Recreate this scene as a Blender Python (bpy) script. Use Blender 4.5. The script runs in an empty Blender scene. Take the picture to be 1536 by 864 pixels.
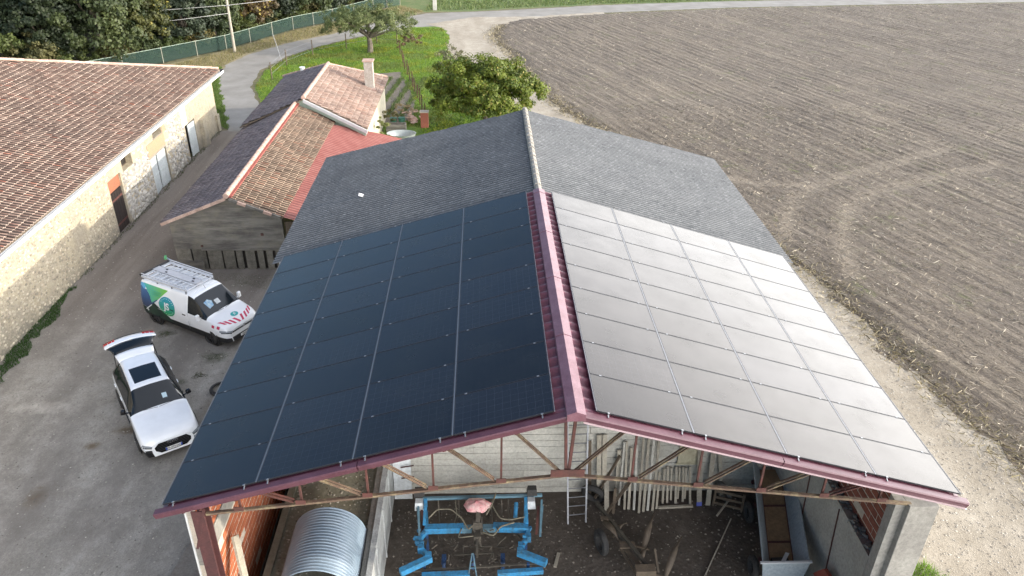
import bpy, bmesh, math, random
import numpy as np
from mathutils import Vector, Matrix, noise as mnoise
from mathutils.bvhtree import BVHTree
R = math.radians
rng = np.random.default_rng(7)
random.seed(7)
scene = bpy.context.scene
COL = scene.collection

# ------------------------------------------------------------------ camera
cam_d = bpy.data.cameras.new('camera')
cam = bpy.data.objects.new('camera', cam_d); COL.objects.link(cam)
yaw, pit, rol = -0.043529, 0.51645, 0.018521
cy, sy, cp, sp = math.cos(yaw), math.sin(yaw), math.cos(pit), math.sin(pit)
fw = Vector((-sy*cp, cy*cp, -sp)); rt = Vector((cy, sy, 0)); up = rt.cross(fw)
r2 = rt*math.cos(rol) + up*math.sin(rol); u2 = -rt*math.sin(rol) + up*math.cos(rol)
cam.matrix_world = Matrix(((r2.x, u2.x, -fw.x, -1.6717), (r2.y, u2.y, -fw.y, -10.9408), (r2.z, u2.z, -fw.z, 17.6746), (0, 0, 0, 1)))
cam_d.sensor_width = 36; cam_d.lens = 26.894; cam_d.clip_end = 3000
scene.camera = cam

# ------------------------------------------------------------------ world and sun
SUN_AZ, SUN_EL = R(101), R(18.2)          # azimuth from +Y towards +X
sun_dir = Vector((math.sin(SUN_AZ)*math.cos(SUN_EL), math.cos(SUN_AZ)*math.cos(SUN_EL), math.sin(SUN_EL)))
w = bpy.data.worlds.new("World"); scene.world = w; w.use_nodes = True
nt = w.node_tree; nt.nodes.clear()
out = nt.nodes.new('ShaderNodeOutputWorld'); bg = nt.nodes.new('ShaderNodeBackground')
sky = nt.nodes.new('ShaderNodeTexSky'); sky.sky_type = 'NISHITA'; sky.sun_disc = False
sky.sun_elevation = SUN_EL; sky.sun_rotation = SUN_AZ; sky.dust_density = 0.6; sky.air_density = 1.0; sky.altitude = 100; sky.ozone_density = 2.6
bg.inputs['Strength'].default_value = 0.15
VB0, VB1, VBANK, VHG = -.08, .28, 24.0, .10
# unseen haze bank added low sunward, shaped for panel glare, plus faint forward scattering
tc = nt.nodes.new('ShaderNodeTexCoord')
dot = nt.nodes.new('ShaderNodeVectorMath'); dot.operation = 'DOT_PRODUCT'; dot.inputs[1].default_value = sun_dir
nt.links.new(tc.outputs['Generated'], dot.inputs[0])
def wm(op, a, b=None):
    n = nt.nodes.new('ShaderNodeMath'); n.operation = op
    for i, v in enumerate((a, b)):
        if v is None: continue
        if isinstance(v, (int, float)): n.inputs[i].default_value = v
        else: nt.links.new(v, n.inputs[i])
    return n.outputs[0]
def wsmooth(v, lo, hi):
    n = nt.nodes.new('ShaderNodeMapRange'); n.interpolation_type = 'SMOOTHSTEP'; nt.links.new(v, n.inputs[0])
    n.inputs[1].default_value = lo; n.inputs[2].default_value = hi; return n.outputs[0]
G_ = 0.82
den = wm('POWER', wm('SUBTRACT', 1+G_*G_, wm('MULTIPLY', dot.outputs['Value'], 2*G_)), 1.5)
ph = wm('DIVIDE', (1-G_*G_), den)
cn = nt.nodes.new('ShaderNodeTexNoise'); cn.inputs['Scale'].default_value = 2.6; cn.inputs['Detail'].default_value = 6; cn.inputs['Distortion'].default_value = .4
mp = nt.nodes.new('ShaderNodeMapping'); mp.inputs['Scale'].default_value = (1, 1, 2.5)
nt.links.new(tc.outputs['Generated'], mp.inputs[0]); nt.links.new(mp.outputs[0], cn.inputs[0])
sep = nt.nodes.new('ShaderNodeSeparateXYZ'); nt.links.new(tc.outputs['Generated'], sep.inputs[0])
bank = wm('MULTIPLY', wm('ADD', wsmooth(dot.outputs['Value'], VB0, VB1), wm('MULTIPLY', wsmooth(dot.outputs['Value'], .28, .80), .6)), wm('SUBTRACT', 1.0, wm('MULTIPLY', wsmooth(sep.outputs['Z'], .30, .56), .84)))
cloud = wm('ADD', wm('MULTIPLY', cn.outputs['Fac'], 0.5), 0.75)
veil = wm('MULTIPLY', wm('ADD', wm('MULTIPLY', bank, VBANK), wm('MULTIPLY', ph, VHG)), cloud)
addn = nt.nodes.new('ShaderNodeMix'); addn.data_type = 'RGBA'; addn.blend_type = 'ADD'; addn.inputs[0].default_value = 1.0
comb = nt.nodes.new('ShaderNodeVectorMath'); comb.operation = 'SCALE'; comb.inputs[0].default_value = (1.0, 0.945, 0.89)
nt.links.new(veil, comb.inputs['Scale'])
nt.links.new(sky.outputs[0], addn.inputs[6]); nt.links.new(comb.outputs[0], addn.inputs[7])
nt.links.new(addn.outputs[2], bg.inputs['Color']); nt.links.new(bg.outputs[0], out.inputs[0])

sl = bpy.data.lights.new('sun', 'SUN'); sl.energy = 3.5; sl.angle = R(0.6); sl.color = (1.0, 0.90, 0.76)
so = bpy.data.objects.new('sun', sl); COL.objects.link(so)
so.rotation_euler = (-sun_dir).to_track_quat('-Z', 'Y').to_euler(); so.location = (60, 0, 60)
scene.view_settings.view_transform = 'Standard'; scene.view_settings.look = 'None'
scene.view_settings.exposure = 0.60; scene.view_settings.gamma = 1

# ------------------------------------------------------------------ helpers: colour and materials
def hx(s):
    s = s.lstrip('#'); o = []
    for i in (0, 2, 4):
        v = int(s[i:i+2], 16)/255
        o.append(v/12.92 if v <= .04045 else ((v+.055)/1.055)**2.4)
    return tuple(o)
def c3(c):
    if isinstance(c, str): c = hx(c)
    return (c[0], c[1], c[2], 1)
class NT:
    def __init__(s, name):
        s.m = bpy.data.materials.new(name); s.m.use_nodes = True; s.t = s.m.node_tree
        s.b = s.t.nodes['Principled BSDF']; s.out = s.t.nodes['Material Output']
    def n(s, typ, **kw):
        n = s.t.nodes.new(typ)
        for k, v in kw.items(): setattr(n, k, v)
        return n
    def set(s, sock, v):
        if hasattr(v, 'links') or isinstance(v, bpy.types.NodeSocket): s.t.links.new(v, sock)
        else: sock.default_value = v
    def co(s, scale=(1, 1, 1), rot=(0, 0, 0)):
        g = s.n('ShaderNodeNewGeometry'); m = s.n('ShaderNodeMapping')
        m.inputs['Scale'].default_value = scale; m.inputs['Rotation'].default_value = rot
        s.t.links.new(g.outputs['Position'], m.inputs[0]); return m.outputs[0]
    def oco(s, scale=(1, 1, 1)):
        g = s.n('ShaderNodeTexCoord'); m = s.n('ShaderNodeMapping'); m.inputs['Scale'].default_value = scale
        s.t.links.new(g.outputs['Object'], m.inputs[0]); return m.outputs[0]
    def noise(s, vec, scale, detail=4, rough=.6, dist=0):
        n = s.n('ShaderNodeTexNoise'); s.set(n.inputs['Vector'], vec); n.inputs['Scale'].default_value = scale
        n.inputs['Detail'].default_value = detail; n.inputs['Roughness'].default_value = rough; n.inputs['Distortion'].default_value = dist
        return n.outputs['Fac']
    def voro(s, vec, scale, out='Color', feature='F1'):
        n = s.n('ShaderNodeTexVoronoi', feature=feature); s.set(n.inputs['Vector'], vec); n.inputs['Scale'].default_value = scale
        return n.outputs[out]
    def ramp(s, fac, stops, interp='LINEAR'):
        n = s.n('ShaderNodeValToRGB'); s.set(n.inputs[0], fac); n.color_ramp.interpolation = interp
        e = n.color_ramp.elements
        while len(e) < len(stops): e.new(.5)
        for i, (p, c) in enumerate(stops):
            e[i].position = p; e[i].color = c3(c) if not isinstance(c, (int, float)) else (c, c, c, 1)
        return n.outputs[0]
    def mix(s, fac, a, b, mode='MIX'):
        n = s.n('ShaderNodeMix', data_type='RGBA', blend_type=mode); s.set(n.inputs[0], fac)
        s.set(n.inputs[6], a if isinstance(a, bpy.types.NodeSocket) else c3(a)); s.set(n.inputs[7], b if isinstance(b, bpy.types.NodeSocket) else c3(b))
        return n.outputs[2]
    def math(s, op, a, b=None):
        n = s.n('ShaderNodeMath', operation=op); s.set(n.inputs[0], a)
        if b is not None: s.set(n.inputs[1], b)
        return n.outputs[0]
    def bump(s, h, strength=.3, dist=.02, prev=None):
        n = s.n('ShaderNodeBump'); s.set(n.inputs['Height'], h); n.inputs['Strength'].default_value = strength; n.inputs['Distance'].default_value = dist
        if prev is not None: s.t.links.new(prev, n.inputs['Normal'])
        return n.outputs[0]
    def attr(s, name, out='Color'):
        n = s.n('ShaderNodeAttribute'); n.attribute_name = name; return n.outputs[out]
    def rnd(s): return s.n('ShaderNodeObjectInfo').outputs['Random']
    def fin(s, col=None, rough=.8, normal=None, metal=0, spec=None):
        if col is not None: s.set(s.b.inputs['Base Color'], col if isinstance(col, bpy.types.NodeSocket) else c3(col))
        s.set(s.b.inputs['Roughness'], rough); s.b.inputs['Metallic'].default_value = metal
        if spec is not None: s.b.inputs['Specular IOR Level'].default_value = spec
        if normal is not None: s.t.links.new(normal, s.b.inputs['Normal'])
        return s.m
def simple(name, a, b=None, scale=3, rough=.8, metal=0, bump=.0, fine=None, spec=None, obj=False, lo=.35, hi=.65, rand=0):
    """two-tone noise material, optional fine grain and per-object brightness"""
    s = NT(name); v = s.oco() if obj else s.co()
    b = b or a
    col = s.mix(s.ramp(s.noise(v, scale, 5, .65), [(lo, 0.0), (hi, 1.0)]), a, b)
    if fine:
        g = s.ramp(s.noise(v, fine, 3, .7), [(.25, .72), (.75, 1.18)])
        col = s.mix(1.0, col, g, 'MULTIPLY')
    if rand:
        r = s.ramp(s.rnd(), [(0, 1-rand), (1, 1+rand*.6)])
        col = s.mix(1.0, col, r, 'MULTIPLY')
    nm = s.bump(s.noise(v, fine or scale*8, 4, .7), bump, .02) if bump else None
    return s.fin(col, rough, nm, metal, spec)

# ------------------------------------------------------------------ helpers: meshes and objects
ORG = {}
def root_of(o):
    while o.parent: o = o.parent
    return o
def thing(name, label, cat, loc=(0, 0, 0), rz=0, group=None, world=True):
    """an Empty at the thing's base; world=True means its parts are written in world coordinates"""
    o = bpy.data.objects.new(name, None); o.empty_display_size = .3; COL.objects.link(o)
    o.location = loc; o.rotation_euler = (0, 0, rz); o['label'] = label; o['category'] = cat
    if group: o['group'] = group
    ORG[o.name] = Vector(loc) if world else Vector((0, 0, 0))
    return o
def tag(o, label=None, cat=None, group=None, kind=None):
    if label: o['label'] = label
    if cat: o['category'] = cat
    if group: o['group'] = group
    if kind: o['kind'] = kind
    return o
def link(name, me, parent=None):
    o = bpy.data.objects.new(name, me); COL.objects.link(o)
    if parent: o.parent = parent
    return o
def off(parent): return ORG.get(root_of(parent).name, Vector((0, 0, 0))) if parent else Vector((0, 0, 0))
def np_mesh(name, V, F, mats, parent=None, attr=None, smooth=False, mi=None):
    """fast mesh from arrays; attr is one rgb per face"""
    V = np.asarray(V, dtype=np.float32) - np.array(off(parent), dtype=np.float32); F = np.asarray(F, dtype=np.int32); k = F.shape[1]
    me = bpy.data.meshes.new(name); me.vertices.add(len(V)); me.vertices.foreach_set('co', V.ravel())
    me.loops.add(F.size); me.loops.foreach_set('vertex_index', F.ravel())
    me.polygons.add(len(F)); me.polygons.foreach_set('loop_start', np.arange(0, F.size, k, dtype=np.int32))
    me.polygons.foreach_set('loop_total', np.full(len(F), k, dtype=np.int32))
    if smooth: me.polygons.foreach_set('use_smooth', np.ones(len(F), dtype=bool))
    if mi is not None: me.polygons.foreach_set('material_index', np.asarray(mi, dtype=np.int32))
    me.update(calc_edges=True); me.validate()
    if attr is not None:
        a = me.color_attributes.new('tint', 'FLOAT_COLOR', 'CORNER')
        A = np.ones((len(F), 4), dtype=np.float32); A[:, :3] = attr
        a.data.foreach_set('color', np.repeat(A, k, axis=0).ravel())
    for m in (mats if isinstance(mats, (list, tuple)) else [mats]): me.materials.append(m)
    return link(name, me, parent)
class MB:
    def __init__(s): s.v = []; s.f = []; s.m = []
    def add(s, vs, fs, mi=0):
        n = len(s.v); s.v += [tuple(v) for v in vs]; s.f += [tuple(i+n for i in f) for f in fs]; s.m += [mi]*len(fs); return s
    def box(s, c, d, rot=None, mi=0, taper=None):
        hx_, hy, hz = d[0]/2, d[1]/2, d[2]/2; vs = []
        for sx, sy_, sz in ((-1,-1,-1),(1,-1,-1),(1,1,-1),(-1,1,-1),(-1,-1,1),(1,-1,1),(1,1,1),(-1,1,1)):
            k = taper if (taper and sz > 0) else 1
            v = Vector((sx*hx_*k, sy_*hy*k, sz*hz))
            if rot: v = rot @ v
            vs.append(v + Vector(c))
        return s.add(vs, [(0,3,2,1),(4,5,6,7),(0,1,5,4),(1,2,6,5),(2,3,7,6),(3,0,4,7)], mi)
    def lo(s, a, b, mi=0):
        return s.box([(a[i]+b[i])/2 for i in range(3)], [abs(b[i]-a[i]) for i in range(3)], None, mi)
    def beam(s, p, q, w_, h, upv=(0, 0, 1), mi=0):
        p, q = Vector(p), Vector(q); d = q-p; L = d.length; d.normalize(); uv = Vector(upv)
        if abs(d.dot(uv)) > .98: uv = Vector((0, 1, 0))
        sd = d.cross(uv).normalized(); u_ = sd.cross(d)
        return s.box((p+q)/2, (w_, L, h), Matrix((sd, d, u_)).transposed(), mi)
    def tube(s, pts, r, n=8, mi=0, cap=True):
        pts = [Vector(p) for p in pts]; rs = r if isinstance(r, (list, tuple)) else [r]*len(pts); rings = []
        prev = None
        for i, p in enumerate(pts):
            d = (pts[min(i+1, len(pts)-1)] - pts[max(i-1, 0)]).normalized()
            a = prev if prev else (Vector((0, 0, 1)) if abs(d.z) < .9 else Vector((1, 0, 0)))
            a = (a - d*a.dot(d)).normalized(); prev = a; b = d.cross(a)
            rings.append([p + (a*math.cos(t) + b*math.sin(t))*rs[i] for t in (2*math.pi*k/n for k in range(n))])
        vs = [v for rg in rings for v in rg]; fs = []
        for i in range(len(rings)-1):
            for k in range(n): fs.append((i*n+k, i*n+(k+1) % n, (i+1)*n+(k+1) % n, (i+1)*n+k))
        if cap: fs += [tuple(range(n-1, -1, -1)), tuple((len(rings)-1)*n+k for k in range(n))]
        return s.add(vs, fs, mi)
    def torus(s, c, axis, R_, r, n=24, k=8, mi=0):
        ax = Vector(axis).normalized(); a = ax.orthogonal().normalized(); b = ax.cross(a); vs = []; fs = []
        for i in range(n):
            t = 2*math.pi*i/n; d = a*math.cos(t)+b*math.sin(t)
            for j in range(k):
                u_ = 2*math.pi*j/k; vs.append(Vector(c)+d*(R_+r*math.cos(u_))+ax*(r*math.sin(u_)))
        for i in range(n):
            for j in range(k): fs.append((i*k+j, ((i+1) % n)*k+j, ((i+1) % n)*k+(j+1) % k, i*k+(j+1) % k))
        return s.add(vs, fs, mi)
    def prism(s, pts, vec, mi=0):
        """planar polygon (3D points) extruded by vec"""
        n = len(pts); vec = Vector(vec); vs = [Vector(p) for p in pts]+[Vector(p)+vec for p in pts]
        fs = [tuple(range(n-1, -1, -1)), tuple(range(n, 2*n))]+[(i, (i+1) % n, n+(i+1) % n, n+i) for i in range(n)]
        return s.add(vs, fs, mi)
    def build(s, name, mats, parent=None, smooth=False, bevel=0, org=None):
        me = bpy.data.meshes.new(name); o_ = off(parent) if org is None else Vector(org)
        me.from_pydata([tuple(Vector(v)-o_) for v in s.v], [], s.f)
        for m in (mats if isinstance(mats, (list, tuple)) else [mats]): me.materials.append(m)
        me.polygons.foreach_set('material_index', s.m)
        if smooth: me.polygons.foreach_set('use_smooth', [True]*len(s.f))
        me.validate(); me.update()
        bm = bmesh.new(); bm.from_mesh(me); bmesh.ops.recalc_face_normals(bm, faces=bm.faces)
        if bevel: bmesh.ops.bevel(bm, geom=list(bm.edges), offset=bevel, segments=1, affect='EDGES', profile=.5)
        bm.to_mesh(me); bm.free()
        o = link(name, me, parent)
        if org is not None and not parent: o.location = o_
        return o
def copy_tree(o, parent=None):
    c = o.copy(); COL.objects.link(c); c.parent = parent
    for ch in list(o.children): copy_tree(ch, c)
    return c
def pnoise(x, y, z=0.0): return mnoise.noise(Vector((x, y, z)))
def wobble(poly, step=.5, amp=.12, freq=1.3, seed=0):
    o = []
    for i, a in enumerate(poly):
        b = poly[(i+1) % len(poly)]; a = Vector(a[:2]); b = Vector(b[:2]); L = (b-a).length; n = max(1, int(L/step))
        for k in range(n):
            p = a.lerp(b, k/n)
            o.append((p.x+amp*2.2*pnoise(p.x*freq, p.y*freq, seed)+amp*1.5*pnoise(p.x*freq*4, p.y*freq*4, seed+9), p.y+amp*2.2*pnoise(p.x*freq, p.y*freq, seed+5)+amp*1.5*pnoise(p.x*freq*4, p.y*freq*4, seed+14)))
    return o
def sheet(name, poly, z, m, amp=.12, kind='structure', step=.5, label=None, parent=None, freq=1.3):
    pts = wobble(poly, step, amp, freq) if amp else [tuple(p[:2]) for p in poly]
    bm = bmesh.new(); vs = [bm.verts.new((x, y, z)) for x, y in pts]
    es = [bm.edges.new((vs[i], vs[(i+1) % len(vs)])) for i in range(len(vs))]
    bmesh.ops.triangle_fill(bm, use_beauty=True, edges=es)
    bmesh.ops.recalc_face_normals(bm, faces=bm.faces)
    me = bpy.data.meshes.new(name); bm.to_mesh(me); bm.free()
    if len(me.polygons) and me.polygons[0].normal.z < 0: me.flip_normals()
    me.materials.append(m); o = link(name, me, parent)
    if kind: o['kind'] = kind
    if label: o['label'] = label
    return o
def inpoly(x, y, poly):
    """vectorised point in polygon"""
    x = np.asarray(x); y = np.asarray(y); c = np.zeros(x.shape, bool); n = len(poly)
    for i in range(n):
        x0, y0 = poly[i][:2]; x1, y1 = poly[(i+1) % n][:2]
        if y0 == y1: continue
        k = ((y0 > y) != (y1 > y)) & (x < (x1-x0)*(y-y0)/(y1-y0)+x0)
        c ^= k
    return c
def smooth_line(pts, n=6):
    """Catmull-Rom through 2D points"""
    P = [pts[0]]+list(pts)+[pts[-1]]; o = []
    for i in range(1, len(P)-2):
        for k in range(n):
            t = k/n; p0, p1, p2, p3 = [np.array(q[:2], float) for q in P[i-1:i+3]]
            o.append(tuple(.5*((2*p1)+(-p0+p2)*t+(2*p0-5*p1+4*p2-p3)*t*t+(-p0+3*p1-3*p2+p3)*t**3)))
    o.append(tuple(pts[-1][:2])); return o
# ------------------------------------------------------------------ materials of the setting
def m_gravel(name, a, b, c, fine=14, streak=None, bump=.35, spots=()):
    s = NT(name); v = s.co()
    n1 = s.ramp(s.noise(s.co((1, .35, 1), (0, 0, .15)), .55, 6, .62), [(.36, 0.0), (.64, 1.0)])
    n2 = s.ramp(s.noise(v, 1.3, 5, .7), [(.4, 0.0), (.7, 1.0)])
    col = s.mix(n1, a, b); col = s.mix(s.math('MULTIPLY', n2, .55), col, c)
    pb = s.voro(v, fine); g = s.ramp(pb, [(.0, .78), (.5, 1.0), (1, 1.22)])
    col = s.mix(.75, col, s.mix(1.0, col, g, 'MULTIPLY'))
    for (cx, cy, rx, ry, k) in spots:      # rusty and mossy marks on the ground, each with its own ragged outline
        m_ = s.n('ShaderNodeMapping'); s.t.links.new(v, m_.inputs[0]); m_.inputs['Location'].default_value = (-cx/rx, -cy/ry, 0); m_.inputs['Scale'].default_value = (1/rx, 1/ry, 1)
        ln = s.n('ShaderNodeVectorMath', operation='LENGTH'); s.t.links.new(m_.outputs[0], ln.inputs[0])
        d_ = s.math('ADD', ln.outputs['Value'], s.math('MULTIPLY', s.noise(v, 2.6, 6, .75), 1.7))
        col = s.mix(s.ramp(d_, [(.0, .85), (.62, .8), (.98, 0.0)]) if False else s.math('MULTIPLY', s.math('SUBTRACT', 1.0, s.math('MINIMUM', s.math('MULTIPLY', s.math('MAXIMUM', s.math('SUBTRACT', d_, 1.0), 0.0), 1.4), 1.0)), .8), col, ((.105, .07, .035), (.055, .065, .035), (.44, .41, .36))[k])
    g2 = s.ramp(s.noise(v, 45, 2, .8), [(.3, .82), (.7, 1.14)])
    col = s.mix(1.0, col, g2, 'MULTIPLY')
    h = s.math('ADD', s.voro(v, fine, 'Distance'), s.noise(v, 6, 5, .7))
    return s.fin(col, .95, s.bump(h, bump, .04))
M = {}
M['yard'] = m_gravel('yard_gravel', (.225, .212, .188), (.335, .318, .285), (.155, .136, .113), 22, bump=.18, spots=[(-14.3, 12.0, .9, .5, 0), (-14.0, 10.2, .8, .4, 0), (-14.9, 9.4, .4, .3, 0), (-15.6, 7.0, .5, .8, 0), (-11.3, 11.4, .8, 1.1, 0), (-9.3, 3.5, .9, 1.6, 0), (-12.4, 14.6, .8, .6, 1), (-14.9, 16.4, .5, .4, 1), (-12.6, 20.6, 3.0, 1.0, 1), (-11.2, 19.0, 1.3, .8, 0), (-17.6, 11.5, 1.5, .5, 2), (-13.2, 13.0, .35, .35, 1)])
def tint_alley():
    m = M['yard']; s = NT.__new__(NT); s.m = m; s.t = m.node_tree; s.b = s.t.nodes['Principled BSDF']; v = s.co(); sx = s.n('ShaderNodeSeparateXYZ'); s.t.links.new(v, sx.inputs[0])
    src = s.b.inputs['Base Color'].links[0].from_socket; w1 = s.math('ADD', sx.outputs[1], s.math('MULTIPLY', s.noise(v, .5, 5, .7), 9.0))
    mr = s.n('ShaderNodeMapRange'); mr.interpolation_type = 'SMOOTHSTEP'; s.t.links.new(w1, mr.inputs[0]); mr.inputs[1].default_value = 17; mr.inputs[2].default_value = 26
    st_ = s.ramp(s.noise(s.co((1.1, .10, 1), (0, 0, .1)), 1.0, 4, .6), [(.42, 0.0), (.62, .55)])
    c2 = s.mix(st_, (.14, .120, .106), (.26, .235, .208)); c2 = s.mix(1.0, c2, s.ramp(s.noise(v, 22, 4, .8), [(.3, .75), (.7, 1.2)]), 'MULTIPLY')
    c3_ = s.mix(s.ramp(s.noise(s.co((1, .5, 1), (0, 0, -.6)), .6, 6, .7), [(.45, 0.0), (.62, .6)]), src, (.15, .135, .12))
    s.t.links.new(s.mix(s.math('MULTIPLY', mr.outputs[0], .85), c3_, c2), s.b.inputs['Base Color'])
tint_alley()
M['track'] = m_gravel('track_gravel', (.30, .262, .205), (.41, .368, .30), (.21, .178, .132), 24, bump=.2)
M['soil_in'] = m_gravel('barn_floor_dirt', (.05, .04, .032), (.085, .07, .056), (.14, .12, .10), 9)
def m_lane():
    s = NT('worn_asphalt'); v = s.co()
    col = s.mix(s.ramp(s.noise(v, .5, 5, .6), [(.35, 0.0), (.65, 1.0)]), (.20, .19, .172), (.27, .26, .24))
    col = s.mix(1.0, col, s.ramp(s.noise(v, 30, 3, .8), [(.25, .8), (.75, 1.15)]), 'MULTIPLY')
    return s.fin(col, .9, s.bump(s.noise(v, 25, 3), .15, .01))
M['lane'] = m_lane()
def m_grass(name, a, b, c, sc=.5):
    s = NT(name); v = s.co()
    col = s.mix(s.ramp(s.noise(v, sc, 5, .65), [(.35, 0.0), (.62, 1.0)]), a, b)
    col = s.mix(s.ramp(s.noise(v, sc*4, 5, .7), [(.5, 0.0), (.72, .8)]), col, c)
    col = s.mix(1.0, col, s.ramp(s.noise(v, 14, 4, .8), [(.3, .6), (.7, 1.3)]), 'MULTIPLY')
    return s.fin(col, .95, s.bump(s.noise(v, 9, 5, .8), .8, .12))
M['grass'] = m_grass('lawn_grass', (.08, .155, .018), (.14, .24, .025), (.18, .19, .05))
M['rough'] = m_grass('rough_grass', (.10, .10, .04), (.16, .14, .075), (.22, .19, .12))
M['dry'] = m_grass('dry_verge_grass', (.30, .25, .155), (.22, .19, .10), (.14, .15, .05))
M['meadow'] = m_grass('meadow_grass', (.09, .14, .04), (.13, .17, .055), (.20, .18, .09), .15)
M['woodfloor'] = m_grass('wood_floor', (.03, .03, .016), (.05, .045, .02), (.04, .05, .015))
FD = Vector((.36, -.933)); FN = Vector((.933, .36)); fang = math.atan2(FD.y, FD.x)
def m_field():
    s = NT('stubble_field_soil'); v = s.co(); vr = s.n('ShaderNodeMapping'); s.t.links.new(v, vr.inputs[0]); vr.inputs['Rotation'].default_value = (0, 0, -fang)
    st = s.n('ShaderNodeMapping'); s.t.links.new(vr.outputs[0], st.inputs[0]); st.inputs['Scale'].default_value = (.06, .9, 1)
    st2 = s.n('ShaderNodeMapping'); s.t.links.new(vr.outputs[0], st2.inputs[0]); st2.inputs['Scale'].default_value = (.5, 3.4, 1)
    n1 = s.ramp(s.noise(st.outputs[0], 1.0, 5, .65), [(.36, 0.0), (.64, 1.0)])
    col = s.mix(n1, (.078, .063, .052), (.145, .12, .096))
    col = s.mix(s.ramp(s.noise(v, .09, 4, .6), [(.4, 0.0), (.65, .55)]), col, (.11, .09, .078))
    n2 = s.ramp(s.noise(st2.outputs[0], 1.6, 6, .75, .4), [(.38, 0.0), (.62, 1.0)])
    col = s.mix(s.math('MULTIPLY', n2, .6), col, (.215, .182, .142))
    col = s.mix(s.ramp(s.noise(v, 1.1, 6, .75), [(.56, 0.0), (.75, .85)]), col, (.065, .05, .04))
    gm = s.math('MULTIPLY', s.ramp(s.noise(v, .35, 5, .7), [(.55, 0.0), (.68, 1.0)]), s.ramp(s.noise(v, 2.6, 4, .7), [(.46, 0.0), (.60, .75)]))
    col = s.mix(gm, col, (.13, .16, .04))
    sy_ = s.n('ShaderNodeSeparateXYZ'); s.t.links.new(vr.outputs[0], sy_.inputs[0])
    wv = s.math('SINE', s.math('ADD', s.math('MULTIPLY', sy_.outputs[1], 6.2832/.78), s.math('MULTIPLY', s.noise(v, .25, 3), 5.0)))
    rw_ = s.math('MULTIPLY', s.ramp(wv, [(.25, 0.0), (.95, 1.0)]), s.ramp(s.noise(st.outputs[0], 2.2, 4, .7), [(.35, .05), (.62, .75)]))
    col = s.mix(rw_, col, (.23, .197, .152))
    for sc_, frq, (lo_, hi_c), am in (((.035, .42, 1), 1.0, ((.10, .082, .066), (.27, .23, .175)), .5), ((.10, 1.5, 1), 1.0, ((.075, .06, .048), (.30, .26, .20)), .5), ((.35, 5.0, 1), 1.0, ((.06, .05, .04), (.36, .31, .245)), .45)):
        m3 = s.n('ShaderNodeMapping'); s.t.links.new(vr.outputs[0], m3.inputs[0]); m3.inputs['Scale'].default_value = sc_
        f3 = s.noise(m3.outputs[0], frq, 4, .7)
        col = s.mix(s.math('MULTIPLY', s.ramp(f3, [(.30, 1.0), (.46, 0.0)]), am), col, lo_); col = s.mix(s.math('MULTIPLY', s.ramp(f3, [(.54, 0.0), (.68, 1.0)]), am), col, hi_c)
    tr = s.attr('tint')
    sep = s.n('ShaderNodeSeparateColor'); s.t.links.new(tr, sep.inputs[0])
    col = s.mix(s.math('MULTIPLY', sep.outputs[0], .62), col, (.37, .32, .25))
    col = s.mix(1.0, col, s.ramp(s.noise(v, 11, 4, .85), [(.28, .55), (.72, 1.4)]), 'MULTIPLY')
    h = s.math('ADD', s.noise(v, 5, 6, .8), s.noise(st2.outputs[0], 3, 4, .7))
    col = s.mix(1.0, col, (.86, .84, .81), 'MULTIPLY')
    return s.fin(col, .95, s.bump(h, .7, .09))
M['field'] = m_field()

# ------------------------------------------------------------------ ground sheets
base = MB(); base.add([(-700, -300, 0), (700, -300, 0), (700, 1100, 0), (-700, 1100, 0)], [(0, 1, 2, 3)])
gobj = base.build('ground', M['rough']); tag(gobj, kind='structure')
FIELD = [(20, -60), (17.6, -10), (16.9, 3), (16.3, 7.3), (15.7, 10.7), (14.95, 16), (14.6, 20), (13.5, 24), (10.2, 33), (7.2, 43), (5.8, 46), (4.1, 50.5), (2.8, 56.5), (.9, 68.4), (-.4, 74.8), (-.5, 79), (.4, 83), (3, 86.8), (13.5, 91), (32.3, 96), (52, 99.4), (77, 103.4), (170, 115), (170, -60)]
LANE_O = [(130, 119), (77, 109.6), (54.7, 105.7), (28.8, 101.1), (14.3, 97.5), (1.5, 92.8), (-3, 91.6), (-8.7, 90), (-14.5, 83.6), (-18.1, 77.2), (-22.1, 72.1), (-24.8, 66.9), (-25.7, 62.5), (-25, 57.5), (-21.8, 48.6), (-19.9, 43)]
LANE_I = [(-17.8, 43), (-19.2, 48.9), (-21.4, 55), (-22, 60.5), (-20.9, 66.2), (-18.6, 70.8), (-16.2, 74.4), (-12.5, 78.9), (-10.4, 81), (-6, 82.5), (-1, 85), (3, 87.6), (13.5, 91.8), (32.3, 96.9), (52, 100.2), (77, 104.2), (130, 112)]
sheet('wood_floor', [(-120, 30), (-40, 45), (-34, 59), (-31.9, 63.1), (-27.7, 68.9), (-23.2, 79.1), (-19.6, 84), (-15.8, 91.7), (-12.8, 95.8), (-16, 130), (-120, 190)], .003, M['woodfloor'], .3)
sheet('meadow', [(-14, 93), (-9, 91), (-3, 92), (14, 98), (55, 106.5), (130, 119), (300, 150), (300, 400), (-10, 400)], .004, M['meadow'], .2)
sheet('lawn', [(-17, 43.6), (-18.6, 48), (-21, 55), (-21.5, 60.5), (-20.4, 66.2), (-18, 71), (-12, 79.5), (-10, 82), (-5, 83), (-4, 70), (-1, 62), (0, 56), (2.2, 48), (5, 38), (7.5, 30), (8, 22), (8, 19), (-8.4, 19), (-8.4, 35.5), (-8.9, 44.2)], .006, M['grass'], .15)
sheet('dry_verge', [(-31.4, 62.2), (-27.4, 68.3), (-22.8, 78.6), (-19.2, 83.4), (-15.3, 91.2), (-12.3, 95.3), (-9, 91), (-14.3, 83), (-17.9, 76.6), (-22, 71.6), (-24.6, 66.6), (-25.4, 62), (-24.6, 57), (-27, 55), (-30, 58)], .008, M['dry'], .25)
sheet('lane', LANE_O + LANE_I, .016, M['lane'], .1)
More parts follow.
